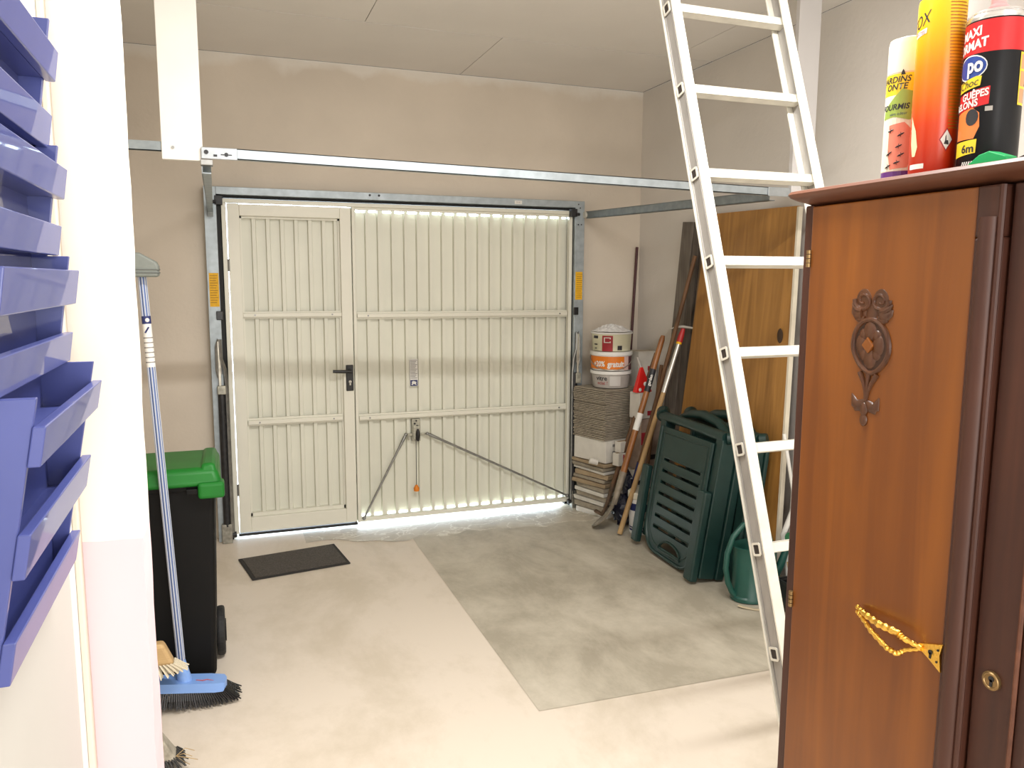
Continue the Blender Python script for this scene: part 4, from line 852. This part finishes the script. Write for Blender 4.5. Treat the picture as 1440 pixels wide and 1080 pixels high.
# weathered planks
for nm, lab, ya, yb, za, xa, xo, mtl in (('weathered_plank', 'widest dark grey weathered plank standing at the left of the plywood', 4.165, 4.292, 1.893, 2.672, 0.0, GREYW),
                             ('weathered_plank', 'middle narrow weathered plank, right of the widest grey one', 4.092, 4.157, 1.885, 2.672, 0.0, wood('weathered_board_dark', (0.05, 0.04, 0.03), (0.13, 0.105, 0.085), 0.85, 4.0, 'Z')),
                             ('weathered_plank', 'streaky narrow weathered plank touching the plywood edge', 4.015, 4.084, 1.875, 2.686, 0.0, wood('weathered_board_brown', (0.13, 0.085, 0.05), (0.25, 0.17, 0.105), 0.85, 4.0, 'Z'))):
    mb = MB(); mb.hexa([(xa-0.022, ya+0.20, 0), (xa, ya+0.20, 0), (xa, yb+0.215, 0), (xa-0.022, yb+0.215, 0), (xa, ya-0.0, za), (xa+0.022, ya, za), (xa+0.022, yb-0.005, za+0.008), (xa, yb-0.005, za+0.008)])
    tag(obj(nm, mb, mtl, bevel=0.003), lab, 'plank', 'weathered planks by the plywood')
# maroon pole in the corner
tag(obj('maroon_pole', MB().tube([(2.60, 4.862, 0.0), (2.680, 4.868, 1.77)], 0.0095, 10), MAROON, smooth=True), 'thin dark maroon pole standing in the back right corner', 'pole')

# flattened cardboard sheets and cartons
random.seed(21)
def rotbox(name, cx, cy, w, d_, z0, z1, rz, m, parent=None, bevel=0.0, jit=0.0):
    c, s = math.cos(rz), math.sin(rz); vs = []
    for z in (z0, z1):
        for (a, b) in ((-w/2, -d_/2), (w/2, -d_/2), (w/2, d_/2), (-w/2, d_/2)):
            a += random.uniform(-jit, jit); b += random.uniform(-jit, jit)
            vs.append((cx+a*c-b*s, cy+a*s+b*c, z))
    return obj(name, MB().hexa(vs), m, parent, bevel=bevel)
SX, SY, SRZ = 2.365, 4.655, R(18)
def sheets(n, z0, z1, w, d_, lab, grp, m, cx=SX, cy=SY, rz=SRZ):
    h = (z1-z0)/n
    for i in range(n):
        rotbox('cardboard_sheet', cx+random.uniform(-.004, .004), cy+random.uniform(-.004, .004), w+random.uniform(-.008, .006), d_+random.uniform(-.006, .006), z0+i*h, z0+(i+0.66)*h, rz+R(random.uniform(-2.2, 2.2)), m)
        o = COL.objects[-1]; tag(o, lab, 'cardboard', grp)
sheets(30, 0.520, 0.850, 0.318, 0.300, 'thin grey-brown sheet in the neat tall stack under the paint buckets', 'sheets in the tall neat stack', CARD)
# the lower pile: a carton with prints, then bent flattened cartons
ct = thing('white_carton', 'white printed carton carrying the neat stack of sheets', 'carton', (SX, SY, 0.37))
rotbox('carton', SX+0.004, SY, 0.320, 0.290, 0.372, 0.517, SRZ+R(2), CARTON, ct, 0.003)
c18, s18 = math.cos(SRZ+R(2)), math.sin(SRZ+R(2)); fa = Vector((c18, s18, 0)); fo = Vector((SX+0.004, SY, 0))-Vector((-s18, c18, 0))*0.1465
for (u0, u1, z0, z1) in ((-0.10, -0.03, 0.475, 0.492), (-0.10, -0.03, 0.430, 0.447), (-0.02, 0.05, 0.405, 0.420)):
    obj('print_block', MB().obox(fo, fa, Z, Vector((-s18, c18, 0)), (u0, u1), (z0, z1), (-0.001, 0.0)), GREYINK, ct)
random.seed(22)
lowz = [(0.345, 0.366, CARD2, 0.345, 0.31), (0.318, 0.340, CARD, 0.335, 0.30), (0.296, 0.313, CARTON, 0.315, 0.30), (0.262, 0.292, CARD2, 0.305, 0.29), (0.236, 0.257, CARD, 0.310, 0.29), (0.205, 0.231, CARD2, 0.315, 0.30),
        (0.172, 0.200, CARD, 0.300, 0.28), (0.145, 0.168, CARTON, 0.295, 0.28), (0.112, 0.140, CARD, 0.290, 0.28), (0.080, 0.107, CARTON, 0.290, 0.28), (0.040, 0.075, CARD, 0.285, 0.28), (0.0, 0.035, CARTON, 0.285, 0.28)]
labs = ['brown flattened carton with a bent flap at the top of the lower pile', 'thin grey flattened carton second in the lower pile', 'thin white flattened carton third in the lower pile', 'thick brown flattened carton fourth in the lower pile', 'grey flattened carton in the middle of the lower pile', 'brown flattened carton with a curled edge in the lower pile',
        'grey flattened carton below the curled one in the lower pile', 'upper of the three white flattened cartons low in the pile', 'grey flattened carton between two low white ones', 'middle of the three white flattened cartons low in the pile', 'last grey flattened carton near the floor', 'white flattened carton lying on the floor under the pile']
for (z0, z1, m_, w_, d_), lab in zip(lowz, labs):
    o = rotbox('flattened_carton', SX+random.uniform(-.010, .010), SY+random.uniform(-.008, .008), w_, d_, z0, z1, SRZ+R(random.uniform(-4, 4)), m_, None, 0.003, 0.006)
    tag(o, lab, 'cardboard', 'flattened cartons in the lower pile')
tag(obj('paper_roll', MB().tube([(2.165, 4.49, 0.398), (2.215, 4.47, 0.385)], 0.020, 14), CARTON, smooth=True), 'rolled white paper sticking out at the left of the pile', 'paper roll')
# white boxes behind the tools, right of the stack
def carton(lab, cx, cy, w_, d_, z0, z1, rz, prints, m_=CARTON):
    t = thing('carton', lab, 'carton', (cx, cy, z0), 'cartons by the tool handles')
    rotbox('box', cx, cy, w_, d_, z0, z1, rz, m_, t, 0.003)
    c, s = math.cos(rz), math.sin(rz); a = Vector((c, s, 0)); n_ = Vector((-s, c, 0))
    f1 = Vector((cx, cy, 0))-n_*(d_/2)
    for (u0, u1, v0, v1, pm) in prints: obj('print', MB().obox(f1, a, Z, n_, (u0, u1), (v0, v1), (-0.0012, 0)), pm, t)
    obj('tape', MB().obox(Vector((cx, cy, 0)), a, n_, Z, (-w_/2, w_/2), (-0.012, 0.012), (z1, z1+0.0008)), CARD2, t)
    return t
carton('tall white carton with red print standing in the corner right of the buckets', 2.628, 4.665, 0.145, 0.14, 0.0, 1.078, R(3), ((-0.06, -0.01, 0.80, 0.87, REDI), (0.0, 0.05, 0.95, 0.98, REDI)))
carton('white carton under the red plastic wedge', 2.487, 4.415, 0.105, 0.10, 0.672, 0.838, R(10), ((-0.045, -0.038, 0.735, 0.785, INK), (0.012, 0.045, 0.69, 0.72, REDI)))
carton('brown stained carton under the one with the red wedge, partly behind poles', 2.540, 4.440, 0.17, 0.12, 0.335, 0.670, R(8), ((-0.08, -0.02, 0.50, 0.58, REDI), (-0.02, 0.06, 0.40, 0.43, INK)), mat('old_carton', (0.33, 0.24, 0.19), 0.85, var=0.3, scale=12))
carton('low white carton with black lettering behind the shovel and the poles', 2.525, 4.440, 0.19, 0.12, 0.0, 0.333, R(8), ((-0.08, -0.03, 0.24, 0.27, INK), (-0.06, 0.02, 0.19, 0.215, INK), (-0.085, -0.055, 0.09, 0.13, GREYINK)))
carton('small white box with a red stripe, upper of two in front of the printed carton', 2.372, 4.435, 0.085, 0.055, 0.452, 0.522, R(14), ((0.0, 0.012, 0.462, 0.512, REDI),))
carton('small white box with a red stripe, lower of two in front of the printed carton', 2.350, 4.425, 0.080, 0.055, 0.368, 0.450, R(18), ((0.0, 0.012, 0.378, 0.44, REDI),))
# red wedge with handle
rw = thing('red_wedge', 'bright red triangular plastic dustpan with white spots on a white carton', 'dustpan', (2.485, 4.41, 0.84))
obj('pan', MB().hexa([(2.420, 4.365, 0.840), (2.548, 4.385, 0.840), (2.545, 4.43, 0.840), (2.420, 4.41, 0.840), (2.462, 4.385, 1.000), (2.480, 4.388, 1.000), (2.480, 4.405, 1.000), (2.462, 4.402, 1.000)]), REDP, rw, bevel=0.003)
obj('grip', MB().tube([(2.470, 4.396, 0.995), (2.462, 4.41, 1.03), (2.455, 4.42, 1.06)], [0.010, 0.010, 0.008], 10), LGREY, rw, smooth=True)
for (x_, y_, z_, r_s) in ((2.492, 4.3765, 0.893, 0.012), (2.452, 4.368, 0.858, 0.010), (2.505, 4.3785, 0.878, 0.007)):
    obj('spot', MB().sph((x_, y_, z_), r_s, 1, 0.25, 1.2), WHITEPL, rw, smooth=True)

# stacked paint buckets
bx, by = 2.378, 4.632; bac = math.atan2(-by, -bx)
def bucket(name, lab, z0, z1, r0, r1, m_, rimm, rimh=0.014):
    t = thing(name, lab, 'bucket', (bx, by, z0), 'stacked paint buckets')
    h = z1-z0
    obj('pail', MB().lathe([(r0*0.96, 0), (r0, 0.004), (r1, h-rimh), (r1, h-0.001)], (bx, by, z0), 36), m_, t, smooth=True)
    obj('rim', MB().lathe([(r1+0.001, 0), (r1+0.008, 0.002), (r1+0.008, rimh-0.002), (r1+0.001, rimh)], (bx, by, z1-rimh), 36, cap=(False, False)), rimm, t, smooth=True)
    return t
k1 = bucket('paint_bucket', 'grey paint bucket at the bottom of the three stacked on the sheets', 0.8505, 0.962, 0.118, 0.127, LGREY, WHITEPL, 0.022)
text_cyl('lettering', 'vitre', 0.042, bx, by, 0.1265, 0.915, bac+R(-28), INK, k1, bold=0.0006)
text_cyl('lettering', 'eclat !', 0.030, bx, by, 0.1255, 0.885, bac+R(-25), REDI, k1)
bandp('pale_patch', bx, by, 0.1258, 0.868, 0.930, -3, 30, mat('pale_grey_print', (0.56, 0.54, 0.51), 0.5), k1, bac)
text_cyl('lettering', 'la peinture', 0.016, bx, by, 0.1285, 0.943, bac+R(5), GREYINK, k1)
k2 = bucket('paint_bucket', 'white-rimmed bucket with orange free-offer label in the middle of the stack', 0.963, 1.088, 0.125, 0.131, WHITEPL, WHITEPL, 0.026)
bandp('orange_label', bx, by, 0.1312, 0.976, 1.058, -88, 40, ORANGE, k2, bac)
bandp('pale_label', bx, by, 0.1312, 0.970, 1.058, 40, 58, mat('pink_label', (0.70, 0.50, 0.46), 0.5), k2, bac)
bandp('dark_label', bx, by, 0.1312, 0.970, 1.058, 58, 85, mat('dark_red_label', (0.10, 0.02, 0.03), 0.5), k2, bac)
text_cyl('lettering', '+20%', 0.048, bx, by, 0.1328, 1.008, bac+R(-36), PAPER, k2, bold=0.0016, sx=0.80)
text_cyl('lettering', 'gratuit', 0.050, bx, by, 0.1328, 1.008, bac+R(14), PAPER, k2, bold=0.0018, sx=0.84)
obj('wire_handle', MB().tube([(bx+0.136*math.cos(bac+R(t_)), by+0.136*math.sin(bac+R(t_)), 1.05-0.095*math.sin(math.pi*(t_+92)/184)*0.85) for t_ in range(-92, 93, 8)], 0.0028, 6), mat('wire', (0.4, 0.38, 0.33), 0.4, 0.7), k2, smooth=True)
k3 = bucket('paint_bucket', 'ivory bucket with dark red label at the top of the stack', 1.089, 1.212, 0.122, 0.129, IVORY, WHITEPL, 0.012)
bandp('red_label', bx, by, 0.1292, 1.092, 1.192, -27, 4, REDI, k3, bac)
cm = MB()
for (a0, a1, z0, z1) in ((-22, -2, 1.176, 1.181), (-22, -2, 1.146, 1.151), (-22, -19, 1.146, 1.181), (-5, -2, 1.170, 1.181), (-5, -2, 1.146, 1.156)): cm.band(bx, by, 0.1300, z0, z1, bac+R(a0), bac+R(a1), 6)
obj('label_mark', cm, PAPER, k3)
bm_ = MB()
for (a0, a1, z0, z1) in ((-62, -42, 1.172, 1.190), (-58, -44, 1.130, 1.138), (-55, -46, 1.106, 1.112), (18, 32, 1.100, 1.128)): bm_.band(bx, by, 0.1285, z0, z1, bac+R(a0), bac+R(a1), 6)
obj('label_block', bm_, INK, k3)
random.seed(31); fm = MB(); n = 16; g = {}
for i in range(n+1):
    for j in range(n+1):
        x, y = -1+2*i/n, -1+2*j/n; rr_ = min(1, math.hypot(x, y)); s = 0.128
        g[i, j] = fm.bm.verts.new((bx+x*s*(0.78 if abs(x*y) > 0.5 else 1), by+y*s*(0.78 if abs(x*y) > 0.5 else 1), 1.215+(0.030*(1-rr_**2))+random.uniform(0, 0.022)*(1.05-rr_)))
for i in range(n):
    for j in range(n): fm.bm.faces.new((g[i, j], g[i+1, j], g[i+1, j+1], g[i, j+1]))
o = obj('film_wrap', fm, FILM); tag(o, 'crumpled clear plastic film lying on the topmost ivory bucket', 'plastic film')

# white paint tub by the chair
tb_ = thing('paint_tub', 'white paint tub with navy print on the floor behind the green chair', 'tub', (2.372, 4.17, 0))
obj('tub', MB().lathe([(0.068, 0), (0.074, 0.006), (0.080, 0.24), (0.078, 0.243)], (2.372, 4.17, 0), 32), WHITEPL, tb_, smooth=True)
obj('lid', MB().lathe([(0.082, 0), (0.086, 0.004), (0.086, 0.036), (0.080, 0.042)], (2.372, 4.17, 0.222), 32), mat('cream_lid', (0.72, 0.68, 0.56), 0.5), tb_, smooth=True)
tac = math.atan2(-4.17, -2.372)
bandp('navy_band', 2.372, 4.17, 0.0795, 0.150, 0.195, -60, 60, NAVY, tb_, tac)
text_cyl('lettering', 'Seigle', 0.034, 2.372, 4.17, 0.0800, 0.105, tac+R(-8), INK, tb_, shear=0.3)
bandp('navy_band', 2.372, 4.17, 0.0762, 0.040, 0.048, -70, 70, NAVY, tb_, tac); bandp('navy_band', 2.372, 4.17, 0.0758, 0.022, 0.034, -70, 70, NAVY, tb_, tac)
# dark bin bag behind the tools
random.seed(33); bmb = MB().sph((2.325, 4.335, 0.10), 0.075, 0.75, 0.8, 1.3, 20, 14).sph((2.365, 4.345, 0.26), 0.045, 0.6, 0.6, 2.0, 16, 10)
for v in bmb.bm.verts: v.co += Vector((random.uniform(-1, 1), random.uniform(-1, 1), random.uniform(-1, 1)))*0.012
for v in bmb.bm.verts: v.co.z = max(0.0, v.co.z)
tag(obj('bin_bag', bmb, mat('navy_bag', (0.012, 0.014, 0.030), 0.3)), 'crumpled dark plastic bag on the floor behind the shovel blade', 'bag')

# leaning tools
sv = thing('shovel', 'shovel with varnished brown handle, black sticker and white band, blade on the floor', 'shovel', (2.126, 4.33, 0))
T0, T1 = Vector((2.262, 4.225, 0.350)), Vector((2.552, 4.278, 1.205)); dv = (T1-T0)
obj('handle', MB().tube([T0, T0+dv*0.1, T0+dv*0.97, T1], [0.021, 0.0195, 0.0175, 0.012], 14), HANDLE, sv, smooth=True)
obj('black_sticker', MB().tube([T0+dv*0.60, T0+dv*0.76], 0.0192, 14), INK, sv, smooth=True)
obj('white_band', MB().tube([T0+dv*0.325, T0+dv*0.445], 0.0200, 14), PAPER, sv, smooth=True)
# lettering on the sticker, running up the handle on the side facing the room
sdn = (Vector((0, 0, 1.2))-(T0+dv*0.68)); dn = dv.normalized(); sdn = (sdn-dn*sdn.dot(dn)).normalized()
text_flat('lettering', 'garden', 0.026, T0+dv*0.68+sdn*0.0198, dn, sdn.cross(dn)*-1 if False else dn.cross(sdn)*-1, PAPER, sv, bold=0.0006)
obj('socket', MB().tube([T0+dv*0.03, T0-dv*0.06, T0-dv*0.20], [0.0235, 0.0215, 0.016], 12), BLADE, sv, smooth=True)
bl = MB(); n = 8; V = {}
tip = Vector((2.122, 4.335, 0.004)); top_ = T0-dv*0.155
ax = (tip-top_); sidev = Vector((0.39, 0.89, -0.19)).normalized()
for i in range(n+1):
    t_ = i/n; wdt = (0.085+0.018*math.sin(math.pi*t_)) if t_ < 0.8 else 0.09*(1-((t_-0.8)/0.2)**2*0.75)
    for j in range(5):
        s = (j-2)/2; V[i, j] = bl.bm.verts.new(top_+ax*t_+sidev*wdt*s+Vector((-0.25, 0, 0.3))*0.025*(s*s)+Vector((0.1, 0, -0.05))*math.sin(math.pi*t_)*0.3)
for i in range(n):
    for j in range(4): bl.bm.faces.new((V[i, j], V[i+1, j], V[i+1, j+1], V[i, j+1]))
for v in bl.bm.verts: v.co.z = max(0.004, v.co.z)
o = obj('blade', bl, BLADE, sv, smooth=True); o.modifiers.new('solid', 'SOLIDIFY').thickness = 0.004
hoe = thing('hoe', 'rusty hoe head on the floor left of the shovel, brown handle behind it', 'hoe', (2.26, 4.53, 0))
obj('handle', MB().tube([(2.300, 4.425, 0.235), (2.580, 4.40, 1.085)], 0.0140, 12), HANDLD, hoe, smooth=True)
obj('neck', MB().tube([(2.304, 4.425, 0.25), (2.285, 4.44, 0.15), (2.272, 4.47, 0.070), (2.265, 4.49, 0.035)], [0.016, 0.013, 0.011, 0.013], 10), RUST, hoe, smooth=True)
obj('hoe_blade', MB().hexa([(2.215, 4.515, 0.045), (2.285, 4.475, 0.003), (2.325, 4.52, 0.003), (2.255, 4.56, 0.040), (2.217, 4.515, 0.056), (2.285, 4.475, 0.030), (2.325, 4.52, 0.030), (2.255, 4.56, 0.052)]), RUST, hoe, bevel=0.002)
lr = thing('long_handled_rake', 'long thin brown handle leaning highest against the grey planks', 'tool', (2.33, 4.45, 0))
A0, A1 = Vector((2.395, 4.415, 0.03)), Vector((2.632, 4.075, 1.690))
obj('handle', MB().tube([A0, A1], [0.0145, 0.0125], 12), HANDLD, lr, smooth=True)
obj('socket', MB().tube([A0+(A1-A0)*0.18, A0], [0.017, 0.012], 10), RUST, lr, smooth=True)
obj('navy_sleeve', MB().tube([A0+(A1-A0)*0.10, A0+(A1-A0)*0.22], 0.019, 12), NAVY, lr, smooth=True)
obj('crossbar', MB().tube([(2.36, 4.37, 0.018), (2.43, 4.46, 0.018)], 0.010, 8), RUST, lr)
sh_ = thing('thin_stick', 'short dark brown stick between the shovel handle and the long handle', 'stick', (2.42, 4.40, 0))
obj('stick', MB().tube([(2.450, 4.330, 0.0), (2.560, 4.300, 1.02)], 0.011, 10), HANDLD, sh_, smooth=True)
cu_ = thing('cultivator', 'pale wooden handle with silver shaft, red collar and cross-shaped metal head at top', 'garden tool', (2.213, 4.150, 0))
D0, D1 = Vector((2.213, 4.150, 0.012)), Vector((2.612, 4.145, 1.255)); dd = D1-D0
obj('wooden_handle', MB().tube([D0, D0+dd*0.70], [0.0165, 0.0150], 12), HANDLL, cu_, smooth=True)
obj('silver_shaft', MB().tube([D0+dd*0.69, D0+dd*0.93], [0.0160, 0.0130], 12), mat('silver_tube', (0.62, 0.61, 0.58), 0.3, 0.7), cu_, smooth=True)
obj('yellow_ring', MB().tube([D0+dd*0.925, D0+dd*0.94], 0.0175, 12), YELLOW, cu_, smooth=True)
obj('red_collar', MB().tube([D0+dd*0.935, D0+dd*0.965, D0+dd*1.0], [0.0185, 0.0185, 0.012], 12), mat('red_collar', (0.42, 0.02, 0.02), 0.45), cu_, smooth=True)
obj('cross_head', MB().tube([D1+Vector((-0.058, 0.05, -0.004)), D1+Vector((-0.03, 0.03, 0.010)), D1+Vector((0.0, 0, 0.012)), D1+Vector((0.035, -0.05, 0.006)), D1+Vector((0.056, -0.085, -0.012))], [0.003, 0.006, 0.009, 0.006, 0.003], 8), mat('silver_tube', (0.62, 0.61, 0.58), 0.3, 0.7), cu_, smooth=True)

# folded green chairs
def chair(name, lab, ox, oy, dz, grp, lean, qs=1.0):
    """local axes: s runs from the far end (0) to the near end (towards the camera, -y); t up along the leaning chair; q out of the chair towards the room"""
    t = thing(name, lab, 'chair', (ox, oy-0.35, 0), grp)
    rz = R(0); sv_ = Vector((math.sin(R(-1.5)), -math.cos(R(-1.5)), 0)); tv = Vector((math.sin(lean), 0, math.cos(lean))); qv = sv_.cross(tv)
    if qv.x > 0: qv = -qv
    O = Vector((ox, oy, dz)); W = lambda s, tt, q_: O+sv_*s+tv*tt+qv*(q_*qs)
    def ob(nm, s0, s1, t0_, t1_, q0, q1, bv=0.006):
        mb = MB(); vs = [W(s, tt, q_) for s in (s0, s1) for tt in (t0_, t1_) for q_ in (q0, q1)]
        mb.pts(vs, [(0, 1, 3, 2), (4, 6, 7, 5), (0, 4, 5, 1), (2, 3, 7, 6), (0, 2, 6, 4), (1, 5, 7, 3)])
        return obj(nm, mb, GREENP, t, bevel=bv, seg=3)
    # slotted panel with rounded lower corners
    out = [(0.10, 0.715), (0.10, 0.16)]
    for i in range(7): a = R(180+15*i); out.append((0.10+0.145+0.145*math.cos(a), 0.165+0.150*math.sin(a)))
    for i in range(7): a = R(270+15*i); out.append((0.62-0.125+0.125*math.cos(a), 0.145+0.130*math.sin(a)))
    out += [(0.62, 0.715)]
    holes = [roundrect(0.175, 0.555, 0.140+k*0.0645, 0.157+k*0.0645, 0.006, 2)[::-1] for k in range(7)]
    dh = [(0.25+0.115*(1-math.cos(R(18*i))), 0.045+0.062*math.sin(R(18*i))) for i in range(11)]
    holes.append([(p_[0]+0.02, p_[1]) for p_ in dh])
    me = plate_mesh(out, holes if qs == 1.0 else [], 0.014)
    for v in me.vertices: v.co = W(v.co.x, v.co.y, 0.045+v.co.z)
    link('slatted_panel', me, GREENP, t)
    # raised rim of the panel
    rm = MB().tube([W(p_[0], p_[1], 0.052) for p_ in out], 0.011, 8); obj('panel_rim', rm, GREENP, t, smooth=True)
    inner = [(0.36+(p_[0]-0.36)*0.86, 0.40+(p_[1]-0.40)*0.90) for p_ in out]
    obj('panel_ridge', MB().tube([W(p_[0], p_[1], 0.050) for p_ in inner]+[W(inner[0][0], inner[0][1], 0.050)], 0.006, 8), GREENP, t, smooth=True)
    hr = MB().tube([W(0.27+0.115*(1-math.cos(R(18*i))), 0.045+0.062*math.sin(R(18*i)), 0.054) for i in range(11)]+[W(0.27, 0.045, 0.054)], 0.007, 8); obj('hand_hole_rim', hr, GREENP, t, smooth=True)
    # slot lips
    for k in range(7 if qs == 1.0 else 0): obj('slot_lip', MB().tube([W(0.180, 0.1605+k*0.0645, 0.052), W(0.560, 0.1605+k*0.0645, 0.052)], 0.004, 6), GREENP, t, smooth=True)
    # frame: side rails, top bar, front legs, armrests
    ob('side_rail', 0.05, 0.105, 0.06, 0.755, -0.03, 0.040); ob('side_rail', 0.630, 0.690, 0.02, 0.745, -0.045, 0.045)
    ob('rear_leg', 0.655, 0.700, 0.02, 0.70, -0.095, -0.05)
    obj('top_bar', MB().tube([W(0.03, 0.765, 0.02), W(0.35, 0.765, 0.025), W(0.685, 0.755, 0.02)], [0.028, 0.026, 0.030], 14), GREENP, t, smooth=True)
    obj('bar_end', MB().tube([W(0.035, 0.765, 0.020), W(-0.005, 0.785, 0.0)], [0.041, 0.039], 16), GREENP, t, smooth=True)
    obj('bar_end', MB().tube([W(0.685, 0.755, 0.02), W(0.710, 0.765, -0.02)], [0.032, 0.028], 16), GREENP, t, smooth=True)
    ob('front_leg', 0.0, 0.065, 0.012, 0.47, 0.045, 0.085, 0.010); ob('front_leg', 0.615, 0.690, 0.0, 0.47, 0.050, 0.095, 0.010)
    for q0 in (-0.060,):
        obj('armrest', MB().tube([W(0.10, 0.775, q0), W(0.20, 0.810, q0), W(0.33, 0.826, q0), W(0.48, 0.805, q0), W(0.60, 0.735, q0)], [0.016, 0.021, 0.022, 0.021, 0.018], 12, flat=1.3), GREENP, t, smooth=True)
    return t
chair('folding_chair', 'front folded dark green plastic chair with slotted panel leaning at the right wall', 2.285, 4.00, 0.004, 'folded green chairs', R(9))
chair('folding_chair', 'rear folded dark green plastic chair, mostly hidden behind the front one', 2.440, 3.915, 0.004, 'folded green chairs', R(7), 0.5)

# watering can
wc = thing('watering_can', 'green plastic watering can with big loop handle beside the ladder foot', 'watering can', (2.385, 3.08, 0))
wx, wy = 2.385, 3.08
mb = MB(); mb.lathe([(0.108, 0), (0.118, 0.006), (0.118, 0.022), (0.110, 0.030), (0.112, 0.24), (0.116, 0.262), (0.120, 0.272), (0.113, 0.274), (0.107, 0.25), (0.103, 0.10), (0.0, 0.095)], (wx, wy, 0), 36, 1.0, 0.75, (True, False)); obj('body', mb, GREENC, wc, smooth=True)
cov = MB(); v0 = []
for i in range(13):
    a = R(-60+10*i); v0.append((wx+0.112*math.cos(a), wy+0.112*0.75*math.sin(a)))
cov.prism(v0, (0, 0, 0.262), X, Y, Z, 0.012); obj('hood', cov, GREENC, wc, bevel=0.004)
obj('loop_handle', MB().tube([(wx+0.085, wy, 0.280), (wx+0.06, wy, 0.355), (wx-0.005, wy, 0.392), (wx-0.075, wy, 0.378), (wx-0.130, wy, 0.325), (wx-0.160, wy, 0.245), (wx-0.165, wy, 0.170), (wx-0.150, wy, 0.100), (wx-0.125, wy, 0.050), (wx-0.105, wy, 0.030)], [0.016]*10, 12, flat=0.8), GREENC, wc, smooth=True)
obj('spout', MB().tube([(wx+0.10, wy, 0.07), (wx+0.14, wy-0.02, 0.16), (wx+0.165, wy-0.03, 0.25), (wx+0.175, wy-0.035, 0.285)], [0.026, 0.020, 0.015, 0.014], 12), GREENC, wc, smooth=True)
obj('rose', MB().tube([(wx+0.172, wy-0.033, 0.275), (wx+0.165, wy-0.06, 0.302)], [0.014, 0.034], 16), mat('rose_green', (0.004, 0.085, 0.030), 0.4), wc, smooth=True)
# white poles, twigs and dark crate behind the ladder
tag(obj('white_pole', MB().tube([(2.595, 3.06, 0.0), (2.560, 3.095, 0.30), (2.600, 2.995, 0.62)], 0.014, 10), WHITEP, smooth=True), 'thicker slanted white pole behind the lower ladder rungs', 'pole')
tag(obj('white_pole', MB().tube([(2.640, 2.975, 0.0), (2.560, 3.125, 0.80)], 0.009, 10), WHITEP, smooth=True), 'thin white pole slanting left behind the ladder, beside the white board', 'pole')
cr = thing('black_crate', 'low black plastic crate between ladder foot and cabinet', 'crate', (2.50, 2.86, 0))
obj('crate', MB().box(2.42, 2.66, 2.74, 2.755, 0, 0.14).box(2.42, 2.66, 2.935, 2.95, 0, 0.14).box(2.42, 2.435, 2.755, 2.935, 0, 0.14).box(2.645, 2.66, 2.755, 2.935, 0, 0.14).box(2.435, 2.645, 2.755, 2.935, 0, 0.01), BLACK, cr, bevel=0.003)
obj('crate_lip', MB().box(2.412, 2.668, 2.732, 2.742, 0.13, 0.146).box(2.412, 2.668, 2.948, 2.958, 0.13, 0.146).box(2.412, 2.422, 2.742, 2.948, 0.13, 0.146).box(2.658, 2.668, 2.742, 2.948, 0.13, 0.146), BLACK, cr, bevel=0.002)
for i, lab in enumerate(('knotty dry twig with knuckle lying in the black crate', 'second dry twig crossing the first in the black crate', 'shortest dry twig at the back of the black crate')):
    a = [((2.44, 2.80, 0.16), (2.475, 2.83, 0.20), (2.50, 2.86, 0.19), (2.56, 2.90, 0.24)), ((2.43, 2.86, 0.18), (2.49, 2.85, 0.172), (2.58, 2.80, 0.165)), ((2.45, 2.90, 0.02), (2.47, 2.90, 0.14), (2.455, 2.92, 0.23))][i]
    tag(obj('dry_twig', MB().tube(a, [0.008, 0.013, 0.010, 0.006][:len(a)], 8), TWIG, smooth=True), lab, 'twig', 'twigs in the crate')
st_ = MB(); pth = [Vector(p_) for p_ in ((2.245, 3.005, 0.012), (2.262, 2.985, 0.008), (2.30, 2.955, 0.004), (2.36, 2.925, 0.003), (2.44, 2.905, 0.003))]
st_.tube(pth, 0.012, 8, flat=0.25, axis=Z)
tag(obj('beige_strap', st_, mat('beige_strap', (0.52, 0.44, 0.30), 0.8), smooth=True), 'beige strap end lying on the floor by the ladder foot', 'strap')
